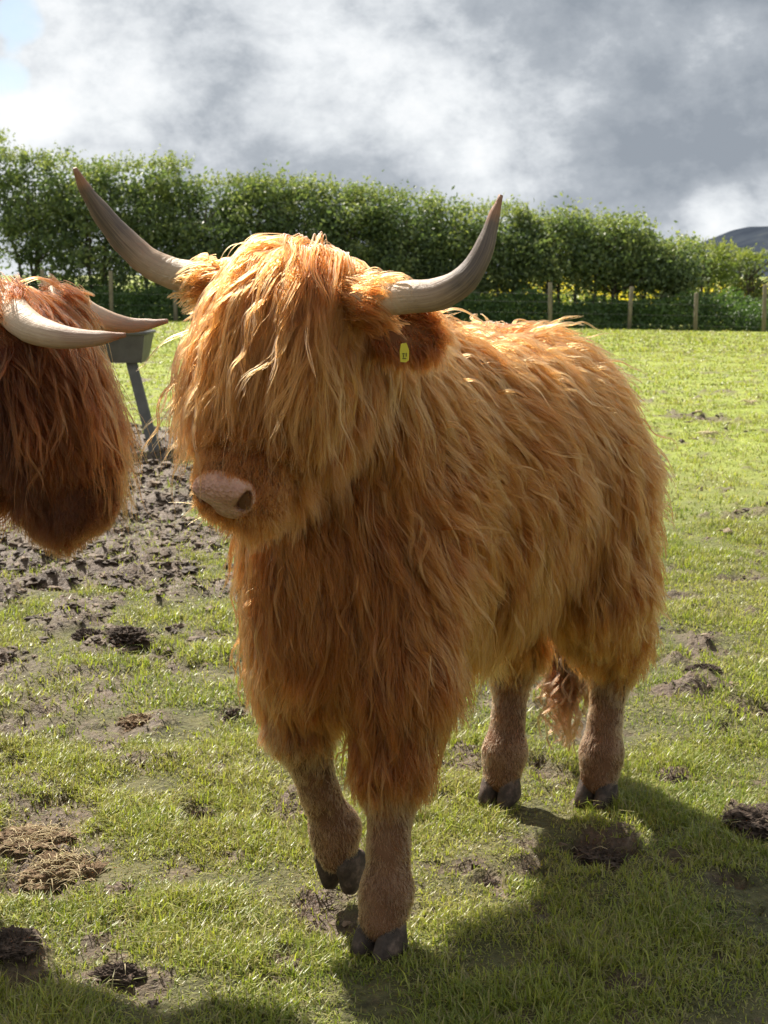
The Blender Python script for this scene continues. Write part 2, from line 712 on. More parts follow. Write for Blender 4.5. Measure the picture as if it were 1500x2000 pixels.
M_HAIR = hair_material('russet_hair', (0.074, 0.019, 0.006), (0.195, 0.050, 0.012), (0.345, 0.097, 0.022), (0.47, 0.168, 0.046), 0.42)
M_HAIR2 = hair_material('chestnut_hair', (0.026, 0.007, 0.003), (0.070, 0.018, 0.006), (0.155, 0.040, 0.011), (0.34, 0.125, 0.036), 0.42)
M_FACE2 = hair_material('shaded_face_hair', (0.020, 0.008, 0.005), (0.042, 0.014, 0.007), (0.085, 0.028, 0.011), (0.15, 0.055, 0.02), 0.42)  # second cow's cheeks and muzzle: their shade is put into the hair colour
M_TAIL = hair_material('tail_hair', (0.035, 0.014, 0.007), (0.07, 0.028, 0.012), (0.11, 0.045, 0.020), (0.16, 0.07, 0.03))
M_LEGHAIR = hair_material('leg_hair', (0.19, 0.090, 0.045), (0.37, 0.178, 0.086), (0.50, 0.262, 0.130), (0.56, 0.33, 0.185), 0.45)


def skin_material():
    m, t = material('cow_hide')
    pos = t.n('ShaderNodeTexCoord').outputs['Object']
    n = t.noise(pos, 22, 4, 0.6)
    c = t.ramp(n, [(0.3, (0.10, 0.048, 0.024)), (0.7, (0.17, 0.085, 0.045))])
    b = principled(t, c, 0.9, bump(t, t.noise(pos, 120, 3), 0.4, 0.004), 0.1)
    finish(t, b.outputs[0])
    return m


def nose_material():
    m, t = material('nose_skin')
    pos = t.n('ShaderNodeTexCoord').outputs['Object']
    n = t.noise(pos, 30, 6, 0.65)
    vor = t.n('ShaderNodeTexVoronoi', feature='F1')
    vor.inputs['Scale'].default_value = 150
    t.l(pos, vor.inputs['Vector'])
    inner = t.attr('inner').outputs['Fac']
    c = t.ramp(n, [(0.32, (0.27, 0.125, 0.080)), (0.5, (0.40, 0.215, 0.150)), (0.68, (0.50, 0.31, 0.235))])
    c = t.mix(inner, c, (0.07, 0.018, 0.016))
    b = principled(t, c, 0.38, bump(t, t.m('ADD', vor.outputs['Distance'], t.m('MULTIPLY', n, 2.0)), 0.7, 0.004), 0.45)
    b.inputs['Subsurface Weight'].default_value = 0.15
    b.inputs['Subsurface Radius'].default_value = (0.01, 0.004, 0.002)
    b.inputs['Subsurface Scale'].default_value = 0.5
    finish(t, b.outputs[0])
    return m


def horn_material(name, pale, mid, dark, tip):
    m, t = material(name)
    pos = t.n('ShaderNodeTexCoord').outputs['Object']
    u = t.attr('along').outputs['Fac']
    n = t.noise(pos, 26, 5, 0.6)
    w = t.n('ShaderNodeTexNoise')
    w.inputs['Scale'].default_value = 60
    w.inputs['Detail'].default_value = 5
    uu = t.m('ADD', u, t.m('MULTIPLY', t.m('SUBTRACT', n, 0.5), 0.22))
    c = t.ramp(uu, [(0.0, pale), (0.22, pale), (0.44, mid), (0.60, dark), (0.84, dark), (0.90, tip), (1.0, tip)])
    # fibre streaks along the horn, pale flakes near the base, growth rings round it
    gv = t.attr('grain').outputs['Vector']
    st = t.noise(t.vm('MULTIPLY', gv, (5.0, 5.0, 2.2)), 1.6, 6, 0.7)
    c = t.mix(t.ss(st, 0.35, 0.75, 0.0, 0.42), c, pale)
    c = t.mix(t.ss(st, 0.50, 0.25, 0.0, 0.40), c, tuple(x * 0.35 for x in mid))
    s = t.noise(pos, 140, 3, 0.6)
    fl = t.m('MULTIPLY', t.ss(t.noise(t.vm('MULTIPLY', gv, (2.0, 2.0, 9.0)), 1.5, 5, 0.7), 0.58, 0.68), t.ss(u, 0.55, 0.25))
    c = t.mix(t.m('MULTIPLY', fl, 0.55), c, (0.52, 0.44, 0.35))
    ring = t.m('SINE', t.m('MULTIPLY', uu, 130.0))
    hgt = t.m('ADD', t.m('MULTIPLY', ring, t.ss(u, 0.0, 0.55, 0.5, 0.0)), t.m('ADD', t.m('MULTIPLY', st, 1.2), t.m('MULTIPLY', s, 0.4)))
    b = principled(t, c, t.ss(st, 0.3, 0.7, 0.40, 0.62), bump(t, hgt, 0.45, 0.003), 0.3)
    finish(t, b.outputs[0])
    return m


M_SKIN = skin_material()
M_NOSE = nose_material()
M_HORN = horn_material('weathered_horn', (0.43, 0.315, 0.210), (0.24, 0.160, 0.110), (0.072, 0.054, 0.047), (0.25, 0.115, 0.062))
M_HORN2 = horn_material('pale_horn', (0.52, 0.40, 0.29), (0.45, 0.32, 0.22), (0.30, 0.19, 0.13), (0.26, 0.12, 0.07))


def hoof_material():
    m, t = material('hoof_horn')
    pos = t.n('ShaderNodeTexCoord').outputs['Object']
    n = t.noise(pos, 40, 5, 0.65)
    c = t.ramp(n, [(0.3, (0.022, 0.016, 0.012)), (0.52, (0.060, 0.043, 0.033)), (0.72, (0.17, 0.118, 0.090))])
    b = principled(t, c, 0.75, bump(t, n, 0.6, 0.006), 0.3)
    finish(t, b.outputs[0])
    return m


M_HOOF = hoof_material()


def hoof(cow, pos, yaw, pitch=0.0, roll=0.0):
    """two claws, toes forward (+X); origin at the pastern"""
    V, F = [], []
    for s in (-1, 1):
        base = len(V)
        prof = [(-0.060, 0.046, 0.022, 0.006), (-0.050, 0.050, 0.025, 0.006), (-0.026, 0.040, 0.024, 0.001), (-0.004, 0.030, 0.021, -0.006), (0.012, 0.022, 0.016, -0.010)]
        n = 16
        for z, rx, ry, ox in prof:
            for k in range(n):
                a = 2 * math.pi * k / n
                cx, cy = math.cos(a), math.sin(a)
                x = ox + rx * (abs(cx) ** 0.85) * math.copysign(1, cx)
                y = ry * (abs(cy) ** 0.8) * math.copysign(1, cy) * (1 - 0.22 * max(cx, 0))
                zz = z - (0.010 * max(cx, 0) if z < -0.05 else 0)
                V.append(np.array([x + 0.008, s * 0.0255 + y, zz]))
        for i in range(len(prof) - 1):
            for k in range(n):
                F.append([base + i * n + k, base + i * n + (k + 1) % n, base + (i + 1) * n + (k + 1) % n, base + (i + 1) * n + k])
        F.append([base + k for k in range(n)][::-1])
        F.append([base + (len(prof) - 1) * n + k for k in range(n)])
    for s in (-1, 1):           # dew claws
        v, f = tube([(-0.035, s * 0.02, 0.03), (-0.050, s * 0.022, 0.018), (-0.056, s * 0.022, 0.004)], [0.012, 0.012, 0.006], 8)
        b0 = len(V)
        V += v
        F += [[i + b0 for i in ff] for ff in f]
    M = Matrix.Translation(pos) @ Matrix.Rotation(yaw, 4, 'Z') @ Matrix.Rotation(pitch, 4, 'Y') @ Matrix.Rotation(roll, 4, 'X')
    V = [np.array(M @ Vector(v)) for v in V]
    return mesh_obj('hoof', V, F, M_HOOF, cow)


def make_cow(cfg):
    rng = np.random.default_rng(cfg['seed'])
    O = np.array(cfg['origin'])
    yaw = cfg['yaw']                       # world angle of the cow's forward axis
    cow = empty('highland_cow', (O[0], O[1], 0), yaw)
    cy, sy = math.cos(yaw), math.sin(yaw)
    W2L = np.array([[cy, sy, 0], [-sy, cy, 0], [0, 0, 1]])

    def loc(w):
        return W2L @ (np.asarray(w, float) - np.array([O[0], O[1], 0]))
    camL = loc((0, 0, CAM_H))
    poll, muz = loc(cfg['poll']), loc(cfg['muzzle'])
    hs = cfg.get('head_scale', 1.0) * np.linalg.norm(muz - poll) / 0.43      # head scale
    a = (muz - poll) / np.linalg.norm(muz - poll)
    fw = cfg.get('face_hint')
    if fw is None:
        l = np.cross((0, 0, 1), a)
    else:
        fw = W2L @ np.asarray(fw, float)
        l = np.cross(a, fw) * -1
        l = np.cross(fw - a * fw.dot(a), a) * -1
        l = np.cross(np.cross((0, 0, 1), (fw[0], fw[1], 0)), (0, 0, 1))
        l = np.cross((0, 0, 1), (fw[0], fw[1], 0.0))
        l = l - a * l.dot(a)
    l = l / np.linalg.norm(l)
    nn = np.cross(a, l)
    HM = np.stack([a, l, nn])               # local -> head frame

    def H(s, y, w):
        return poll + hs * (a * s + l * y + nn * w)

    def headc(p):
        return ((p - poll) @ HM.T) / hs
    # ---- body field
    LEG = cfg['legs']

    def f_torso(p):
        d = sd_ell(p, (-0.40, 0, 0.855), (0.50, 0.215, 0.30))
        d = smin(d, sd_ell(p, (-0.02, 0, 0.83), (0.24, 0.160, 0.27)), 0.14)
        d = smin(d, sd_ell(p, (-0.69, 0, 0.905), (0.212, 0.190, 0.225)), 0.14)
        d = smin(d, sd_ell(p, (-0.06, 0, 1.095), (0.25, 0.10, 0.115)), 0.10)
        d = smin(d, sd_ell(p, (0.13, 0, 0.68), (0.11, 0.09, 0.19)), 0.10)
        nk = H(0.05, 0, -0.16)
        d = smin(d, sd_cap(p, (-0.02, 0, 0.96), nk, 0.180, 0.115 * hs), 0.12)
        if cfg.get('throat'):
            d = smin(d, sd_cap(p, H(0.24, 0, -0.13), cfg['throat'][0], 0.085 * hs, cfg['throat'][1]), 0.08)
        return d

    def f_legs(p):
        d = np.full(len(p), 9.0)
        for joints in LEG:
            for (p0, r0), (p1, r1) in zip(joints[:-1], joints[1:]):
                d = smin(d, sd_cap(p, p0, p1, r0, r1), 0.03)
        return d

    def f_head(p):
        q = headc(p)
        d = sd_ell(q, (0.055, 0, -0.065), (0.12, 0.118, 0.095))
        d = smin(d, sd_cap(q, (0.08, 0, -0.055), (0.33, 0, -0.050), 0.100, 0.068), 0.05)
        d = smin(d, sd_ell(q, (0.366, 0, -0.062), (0.062, 0.076, 0.060)), 0.05)
        d = smin(d, sd_cap(q, (0.14, 0, -0.150), (0.345, 0, -0.118), 0.070, 0.047), 0.05)
        d = smin(d, sd_ell(q, (0.378, 0, -0.108), (0.050, 0.052, 0.030)), 0.02)
        for s in (-1, 1):
            d = smin(d, sd_ell(q, (0.388, s * 0.052, -0.072), (0.042, 0.030, 0.038)), 0.02)
            d = smin(d, sd_ell(q, (0.15, s * 0.062, -0.11), (0.11, 0.055, 0.09)), 0.05)
        return d * hs

    def f_all(p):
        return smin(smin(f_torso(p), f_legs(p), 0.09), f_head(p), 0.07)
    allp = np.vstack([[j[0] for L_ in LEG for j in L_], [poll, muz, (-1.12, 0, 0.9), (0.3, 0, 0.9), (-0.4, 0.3, 1.1), (-0.4, -0.3, 1.1)]])
    lo = allp.min(0) - np.array([0.30, 0.30, 0.12])
    hi = allp.max(0) + np.array([0.30, 0.30, 0.28])
    fld = Field(f_all, lo, hi, cfg.get('res', 0.0125))
    P, F = fld.mesh()
    body = mesh_obj('body', P, F, M_SKIN, cow)
    # ---- hooves
    for (hp, hy, hpi) in cfg['hooves']:
        hoof(cow, hp, hy, hpi)
    # ---- nose pad with nostrils (finer grid)
    if cfg.get('nose', True):
        def nose_solid(q):
            d = sd_ell(q, (0.389, 0, -0.052), (0.056, 0.053, 0.048))
            d = smin(d, sd_ell(q, (0.400, 0, -0.014), (0.032, 0.044, 0.022)), 0.03)
            for s in (-1, 1):
                d = smin(d, sd_ell(q, (0.410, s * 0.044, -0.032), (0.026, 0.020, 0.026)), 0.016)   # alar swelling
            return d

        def nostril(q, s, g):
            ca, sa = math.cos(-0.75 * s), math.sin(-0.75 * s)
            Mx = np.array([[1, 0, 0], [0, ca, sa], [0, -sa, ca]])
            d = sd_ell(q, (0.438, s * 0.0425, -0.036), (0.036 + g, 0.0115 + g, 0.0200 + g), Mx)
            return smin(d, sd_ell(q, (0.430, s * 0.0545, -0.022), (0.026 + g, 0.009 + g, 0.010 + g)), 0.010)

        def f_nose(q):
            d = nose_solid(q)
            for s in (-1, 1):
                d = -smin(-d, nostril(q, s, 0.0), 0.010)
            d = -smin(-d, -(q[:, 0] - 0.441 + 0.20 * (q[:, 2] + 0.045)), 0.020)
            d = np.maximum(d, 0.352 - q[:, 0] + 0.35 * (q[:, 2] + 0.03))
            return d
        nf = Field(f_nose, (0.33, -0.11, -0.13), (0.47, 0.11, 0.04), 0.0032)
        NP_, NF_ = nf.mesh()
        inner = np.zeros(len(NP_))
        for s in (-1, 1):
            inner = np.maximum(inner, sstep(-nostril(NP_, s, 0.003), -0.0015, 0.004))
        mesh_obj('nose', np.array([H(*q) for q in NP_]), NF_, M_NOSE, cow, attrs={'inner': ('POINT', 'FLOAT', inner)})
    # ---- horns
    for pts, rad in cfg['horns']:
        L3 = catmull([loc(at(*q)) for q in pts], 40)
        rr = np.interp(np.linspace(0, 1, 40), np.linspace(0, 1, len(rad)), rad)
        v, f = tube(L3, rr, 20)
        V = np.array(v)
        along = np.repeat(np.linspace(0, 1, 40), 20)
        V = V + (fbm(V * 40, 77, 3)[:, None] - 0.5) * 0.004 * unit(V - np.repeat(L3, 20, 0))
        an = np.tile(np.arange(20) * (2 * math.pi / 20), 40)
        hv = np.stack([np.cos(an), np.sin(an), along], 1)
        mesh_obj('horn', V, f, cfg['horn_mat'], cow, attrs={'along': ('POINT', 'FLOAT', along), 'grain': ('POINT', 'FLOAT_VECTOR', hv)})
    hm = cfg['hair_mat']
    n_ch = cfg['children']
    # ---- ears: cupped leaf shapes
    ear_guides = []
    for s in (-1, 1):
        base = H(0.022, s * 0.105, -0.110)
        tipd = unit(l * s * 1.0 + nn * (-0.25) + np.array([0, 0, -0.16]) + a * cfg.get('ear_drop', 0.0))
        wid = unit(np.cross(tipd, nn))
        thk = np.cross(tipd, wid)
        LN = 0.145 * hs
        V, F2, nu, nv = [], [], 14, 12
        for i in range(nu + 1):
            u = i / nu
            wdt = 0.046 * hs * (math.sin(math.pi * min(1, (u * 0.86 + 0.12))) ** 0.7) * (0.6 + 0.6 * min(u * 2.2, 1)) * (1.02 - 0.25 * u) + 0.004
            for j in range(nv):
                an = 2 * math.pi * j / nv
                yy, zz = math.cos(an), math.sin(an)
                cup = -0.022 * (yy * yy) * math.sin(math.pi * u)
                V.append(base + tipd * LN * u + wid * yy * wdt + thk * (zz * 0.010 + cup))
        for i in range(nu):
            for j in range(nv):
                F2.append([i * nv + j, i * nv + (j + 1) % nv, (i + 1) * nv + (j + 1) % nv, (i + 1) * nv + j])
        F2.append(list(range(nv)))
        F2.append([nu * nv + j for j in range(nv)][::-1])
        mesh_obj('ear', V, F2, M_SKIN, cow)
        V = np.array(V)
        pick = rng.integers(nv, len(V), 420)
        uu = (pick // nv) / nu
        rt = V[pick]
        cen = base + np.outer(uu, tipd) * LN
        outd = unit(rt - cen)
        edge = np.abs(outd @ wid)
        Lh = (0.012 + 0.030 * edge * rng.uniform(0.5, 1.3, len(pick))) * hs
        d0 = outd * 0.55 + tipd * 0.8 + rng.normal(size=rt.shape) * 0.2
        K = 12
        Q = np.empty((len(pick), K + 1, 3))
        Q[:, 0] = rt
        dd = unit(d0)
        p_ = rt.copy()
        for k in range(1, K + 1):
            dd = unit(dd + np.array([0, 0, -0.10]))
            p_ = p_ + dd * (Lh / K)[:, None]
            Q[:, k] = p_
        Q = waves(Q, Lh, rng, np.full(len(pick), 0.006), 0.06)
        ear_guides.append(Q)
        if cfg.get('tag') and s == cfg['tag']:
            cfg['tag_at'] = (base + tipd * LN * 0.30 + wid * 0.0, tipd, wid, thk)
    EG = np.vstack(ear_guides)
    m_ = 9
    C = np.repeat(EG, m_, 0)
    C = C + rng.normal(size=(len(C), 1, 3)) * 0.005 * np.linspace(1, 0.5, C.shape[1])[None, :, None]
    hair_obj('ear_hair', C, 0.0007, 0.0002, np.clip(np.repeat(rng.normal(0.24, 0.14, len(EG)), m_) + rng.normal(0, 0.10, len(C)), 0, 1), hm, cow)
    # ---- tufts standing round the horn bases
    tg = []
    for pts, rad in cfg['horns']:
        L3 = catmull([loc(at(*q)) for q in pts], 40)
        ax = unit(L3[9] - L3[3])
        k = 110
        e1 = unit(np.cross(ax, (0.3, 0.2, 1.0)))
        e2 = np.cross(ax, e1)
        ph = rng.uniform(0, 6.283, k)
        rd = np.outer(np.cos(ph), e1) + np.outer(np.sin(ph), e2)
        rt = L3[4] + rd * (rad[1] + rng.uniform(-0.004, 0.016, k))[:, None] + np.outer(rng.uniform(-0.06, 0.02, k), ax)
        dd = unit(ax * 0.9 + rd * 0.15 + rng.normal(size=(k, 3)) * 0.22 + np.array([0, 0, -0.05]))
        Lh = rng.uniform(0.030, 0.070, k)
        Q = np.empty((k, 13, 3))
        p_ = rt
        for j in range(13):
            Q[:, j] = p_
            dd = unit(dd + np.array([0, 0, -0.06]) - rd * 0.03)
            p_ = p_ + dd * (Lh / 12)[:, None]
        tg.append(waves(Q, Lh, rng, np.full(k, 0.004), 0.08))
    tg = np.repeat(np.vstack(tg), 9, 0)
    tg = tg + rng.normal(size=(len(tg), 1, 3)) * 0.0045 * np.linspace(1, 0.4, 13)[None, :, None]
    hair_obj('horn_tuft', tg, 0.0007, 0.0002, np.clip(rng.normal(0.48 + cfg.get('tint', 0.0), 0.2, len(tg)), 0, 1), hm, cow)
    # ---- fur roots: area sampling on the body mesh
    q0, q1, q2, q3 = (P[F[:, i]] for i in range(4))
    area = 0.5 * np.linalg.norm(np.cross(q2 - q0, q3 - q1), axis=1)
    cen = (q0 + q1 + q2 + q3) / 4
    _, nrm = fld(cen)
    facing = (nrm * unit(camL - cen)).sum(1)
    vis = np.where(facing > -0.30, 1.0, cfg.get('back_density', 0.35))
    hc = headc(cen)
    dh, dl, dt = f_head(cen), f_legs(cen), f_torso(cen)
    ishead = dh < np.minimum(dl, dt)
    nose_r = (nose_solid(hc) < -0.006) if cfg.get('nose', True) else np.zeros(len(cen), bool)
    lower = cen[:, 2] < 0.05
    w = area * vis * np.where(ishead, cfg['head_density'], cfg['body_density']) * (~nose_r) * (~lower)
    N = int(w.sum())
    pick = rng.choice(len(F), N, p=w / w.sum())
    u1, u2 = rng.random((2, N, 1))
    root = (q0[pick] * (1 - u1) + q1[pick] * u1) * (1 - u2) + (q3[pick] * (1 - u1) + q2[pick] * u1) * u2
    root = fld.project(root, 3)
    _, n = fld(root)
    hc = headc(root)
    dh, dl, dt = f_head(root), f_legs(root), f_torso(root)
    ishead = dh < np.minimum(dl, dt) + 0.004
    down = np.array([0, 0, -1.0])
    x, y, z = root.T
    # ---- regions: long coat, short legs
    legness = sstep(dt - dl, -0.02, 0.05)
    L = 0.165 + 0.07 * (fbm(root * 6, 3, 3) - 0.5) + 0.03 * rng.normal(size=N)
    L += 0.03 * sstep(-n[:, 2], 0.1, 0.8) * sstep(-x, 0, 0.2) - 0.085 * sstep(x, -0.15, 0.0) * sstep(0.70 - z, 0, 0.14)
    L += 0.03 * sstep(np.abs(n[:, 1]), 0.4, 0.9) * sstep(0.85 - z, 0, 0.2)
    shortz = np.where(x > -0.35, np.where(y > 0, 0.385, 0.46), 0.40)
    legL = 0.013 + 0.115 * sstep(z, shortz - 0.20, shortz + 0.10) ** 1.4
    L = L * (1 - legness) + legL * legness
    L = np.clip(L * rng.uniform(0.75, 1.15, N), 0.012, 0.26)
    low = legness * sstep(shortz - z + 0.05 * rng.normal(size=N), -0.02, 0.14)          # clean lower leg
    side = np.sign(y) * sstep(np.abs(y), 0.0, 0.05)
    swirl = fbm(root * 4.5, 51, 2) - 0.5
    swirl2 = fbm(root * 9.0, 61, 2) - 0.5
    flow = (down[None] * 0.75 + np.array([-1.0, 0, 0])[None] * (0.62 * sstep(z, 0.55, 1.05) * sstep(0.22 - x, 0, 0.3) * sstep(n[:, 0], -0.75, -0.15) + 0.10 * sstep(n[:, 0], -0.5, 0.0))[:, None]
            + np.array([0, 1.0, 0])[None] * (side * 0.5 * sstep(n[:, 2], 0.3, 0.9))[:, None])
    flow = flow + np.stack([swirl * 2.0, swirl2 * 1.2, np.zeros(N)], 1)
    flow = unit(flow - n * (flow * n).sum(1)[:, None])
    lift = 0.22 + 0.22 * rng.random(N)
    lift = lift * (1 - 0.45 * sstep(x, -0.25, 0.0))
    lift = np.where(low > 0.5, 0.35, lift)
    d0 = n * lift[:, None] + flow * 0.8 + rng.normal(size=(N, 3)) * 0.10
    grav = 0.30 + 0.25 * sstep(0.95 - z, 0.0, 0.35)
    stiff = np.full(N, 0.80)
    margin = rng.uniform(0.004, 0.036, N) * (1 - 0.5 * sstep(x, -0.25, 0.0)) * (1 - 0.85 * low) * sstep(L, 0.01, 0.10)
    # ---- head
    s_, hy, hw = hc.T
    sgn = np.sign(hy)
    top = ishead & (s_ < 0.075) & (hw > -0.13)
    brow = ishead & ~top & (s_ < 0.335) & (hw > -0.085)
    cheek = ishead & ~top & ~brow & (s_ < 0.33)
    muzz = ishead & (s_ >= 0.325)
    LL = cfg.get('forelock', 0.30)
    L = np.where(top, LL * rng.uniform(0.70, 1.12, N) * hs, L)
    L = np.where(top & (np.abs(hy) > 0.088) & (hw < -0.03), 0.10, L)
    if cfg.get('side_lock'):
        L = np.where(top & (np.abs(hy) > 0.05), cfg['side_lock'] * rng.uniform(0.7, 1.2, N), L)
    L = np.where(brow, np.clip((0.36 - s_) * rng.uniform(0.55, 1.0, N), 0.05, 0.24) * hs, L)
    L = np.where(cheek, (0.075 + 0.06 * rng.random(N)) * hs * cfg.get('cheek_len', 1.0), L)
    L = np.where(muzz, (0.020 + 0.034 * sstep(-hw, 0.07, 0.13)) * rng.uniform(0.7, 1.3, N) * hs, L)
    hd_top = nn * cfg.get('fringe_lift', 0.42) + a * 0.60 + l * (hy / 0.10 * np.where(hy < 0, 0.16, 0.30))[:, None] + np.array([0, 0, 0.05])
    hd_brow = n * 0.32 + a * 0.95 + l * (hy / 0.10 * 0.12)[:, None]
    hd_ck = n * 0.35 + down * 0.65 + a * 0.25 - nn * 0.25
    hd_mz = n * 0.45 + a * 0.10 + down * 0.45
    for msk, hd in ((top, hd_top), (brow, hd_brow), (cheek, hd_ck), (muzz, hd_mz)):
        d0 = np.where(msk[:, None], hd + rng.normal(size=(N, 3)) * 0.13, d0)
    flow = np.where(ishead[:, None], a * 0.55 + l * (hy * 0.6)[:, None], flow)
    grav = np.where(top, cfg.get('fringe_grav', 0.72), np.where(brow, 0.6, np.where(ishead, 0.5, grav)))
    stiff = np.where(top, 0.80, np.where(brow, 0.78, stiff))
    margin = np.where(top, rng.uniform(0.008, 0.042, N) * cfg.get('fringe_margin', 1.0), np.where(brow, rng.uniform(0.004, 0.030, N), np.where(cheek, rng.uniform(0.004, 0.022, N), np.where(muzz, 0.003, margin))))
    wob = rng.normal(size=(N, 3)) * np.where(ishead, 0.17, 0.16)[:, None]

    def pull(p, k):
        return unit(flow * (1 - grav)[:, None] + down[None] * grav[:, None] + wob)
    K = 13
    G = grow(fld, root, d0, L, K, pull, stiff, margin)
    body_g = ~ishead
    amp = np.where(ishead, 0.0055, 0.0056) * sstep(L, 0.03, 0.10)
    lock = np.zeros(N)
    out = G.copy()
    for msk, frac, st in ((body_g & (L > 0.05), 0.12, 0.52), (ishead & (L > 0.05), 0.20, 0.42)):
        ii = np.where(msk)[0]
        if len(ii) < 4:
            continue
        cl, own = macro_clump(G[ii], rng, frac, st)
        out[ii] = cl
        lk = rng.normal(size=len(ii))
        lock[ii] = lk[own]
    G = waves(out, L, rng, amp, 0.125)
    ii = np.where(top | brow)[0]
    q = headc(G[ii].reshape(-1, 3))
    lim = np.where(q[:, 1] < 0, 0.088, 0.135)
    ov = np.maximum(np.abs(q[:, 1]) - lim, 0)
    q[:, 1] -= np.sign(q[:, 1]) * ov * 0.85
    G[ii] = (poll + hs * (q @ HM)).reshape(len(ii), K + 1, 3)
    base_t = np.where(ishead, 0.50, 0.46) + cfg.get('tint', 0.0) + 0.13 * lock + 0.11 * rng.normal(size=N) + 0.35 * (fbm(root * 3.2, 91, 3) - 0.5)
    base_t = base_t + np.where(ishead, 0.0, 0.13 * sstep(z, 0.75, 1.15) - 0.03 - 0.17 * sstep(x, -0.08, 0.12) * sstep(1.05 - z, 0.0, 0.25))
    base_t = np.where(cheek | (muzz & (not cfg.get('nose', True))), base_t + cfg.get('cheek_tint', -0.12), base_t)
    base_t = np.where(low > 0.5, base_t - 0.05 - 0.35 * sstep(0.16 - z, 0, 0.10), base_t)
    for nm, msk, nch, r0, spr, clp in (('coat', body_g & (low < 0.5), n_ch, 0.00080, 0.0105, 0.62),
                                      ('leg_hair', body_g & (low >= 0.5), int(n_ch * 1.3), 0.0006, 0.010, 0.25),
                                      ('forelock', top | brow, n_ch, 0.00080, 0.0075, 0.64),
                                      ('face_hair', cheek | muzz, n_ch, 0.00055, 0.0080, 0.45)):
        ii = np.where(msk)[0]
        if not len(ii):
            continue
        C, idx = children(fld, G[ii], nch, rng, np.full(len(ii), spr), np.full(len(ii), clp), frizz=0.0035 if nm in ('coat', 'forelock') else 0.0015,
                          flyaway=0.05 if nm in ('coat', 'forelock') else 0.0)
        M = len(C)
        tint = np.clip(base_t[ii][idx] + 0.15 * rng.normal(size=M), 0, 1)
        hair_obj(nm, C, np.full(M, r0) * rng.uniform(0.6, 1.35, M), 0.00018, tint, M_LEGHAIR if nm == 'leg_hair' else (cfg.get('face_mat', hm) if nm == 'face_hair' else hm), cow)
        print(nm, M)
    # ---- stray curly locks lying over the coat
    for nm, msk, cnt, rr in (('stray_locks', body_g & (L > 0.10) & (n[:, 2] > -0.5), cfg.get('strays', 700), 0.0010), ('stray_fringe', (top & (hw > -0.045) & (s_ > 0.0)) | (brow & (s_ < 0.22)), cfg.get('strays', 700) // 3, 0.0010)):
        ii = np.where(msk)[0]
        ii = rng.choice(ii, min(cnt, len(ii)), replace=False)
        k = len(ii)
        L2 = L[ii] * rng.uniform(0.8, 1.25, k)
        fl, gr = flow[ii], grav[ii]
        wb = rng.normal(size=(k, 3)) * 0.20

        def pull2(p, t_):
            return unit(fl * (1 - gr)[:, None] + down[None] * gr[:, None] + wb)
        G2 = grow(fld, root[ii], d0[ii], L2, K, pull2, np.full(k, 0.80), margin[ii] + rng.uniform(0.004, 0.016, k))
        G2 = waves(G2, L2, rng, np.full(k, 0.0075), 0.12)
        C, idx = children(fld, G2, 7, rng, np.full(k, 0.004), np.full(k, 0.75), frizz=0.004, flyaway=0.04)
        hair_obj(nm, C, np.full(len(C), rr) * rng.uniform(0.6, 1.3, len(C)), 0.0002, np.clip(rng.normal(0.60 + cfg.get('tint', 0.0), 0.18, k)[idx] + 0.1 * rng.normal(size=len(C)), 0, 1), hm, cow)
    # ---- tail
    tp = cfg.get('tail')
    if tp is not None:
        c = catmull(tp, 24)
        v, f = tube(c, np.linspace(0.035, 0.012, 24), 10)
        tail = mesh_obj('tail', v, f, M_SKIN, cow)
        i = rng.integers(8, 24, 420)
        rt = c[i] + rng.normal(size=(420, 3)) * 0.012
        Lh = rng.uniform(0.10, 0.26, 420)
        Q = np.empty((420, K + 1, 3))
        Q[:, 0] = rt
        dd = unit(unit(rt - c[i]) * 0.45 + down + rng.normal(size=(420, 3)) * 0.1)
        p_ = rt.copy()
        for k in range(1, K + 1):
            dd = unit(dd + down * 0.12)
            p_ = p_ + dd * (Lh / K)[:, None]
            p_[:, 2] = np.maximum(p_[:, 2], 0.03 + 0.05 * rng.random(420))
            Q[:, k] = p_
        Q = waves(Q, Lh, rng, np.full(420, 0.016), 0.10)
        C = np.repeat(Q, 10, 0) + rng.normal(size=(4200, 1, 3)) * 0.006 * np.linspace(1, 0.3, K + 1)[None, :, None]
        hair_obj('switch', C, 0.0008, 0.0002, np.clip(rng.normal(0.3, 0.2, 4200), 0, 1), M_TAIL, tail)
    # ---- whiskers
    if cfg.get('nose', True):
        k = 26
        sd = rng.choice([-1, 1], k)
        rt = np.array([H(0.40 + 0.03 * rng.random(), s * rng.uniform(0.055, 0.075), rng.uniform(-0.10, -0.05)) for s in sd])
        d_ = unit(np.outer(sd, l) * 1.0 + a * 0.5 + rng.normal(size=(k, 3)) * 0.35)
        t_ = np.linspace(0, 1, 8)
        Q = rt[:, None] + d_[:, None] * (t_[None, :, None] * rng.uniform(0.03, 0.075, k)[:, None, None])
        Q = Q + down * (t_ ** 2)[None, :, None] * 0.012
        hair_obj('whiskers', Q, 0.0005, 0.0002, np.full(k, 1.0), hm, cow)
    return cow, loc, H, cfg


def leg(*j):
    return [(np.array(p, float), r) for p, r in j]


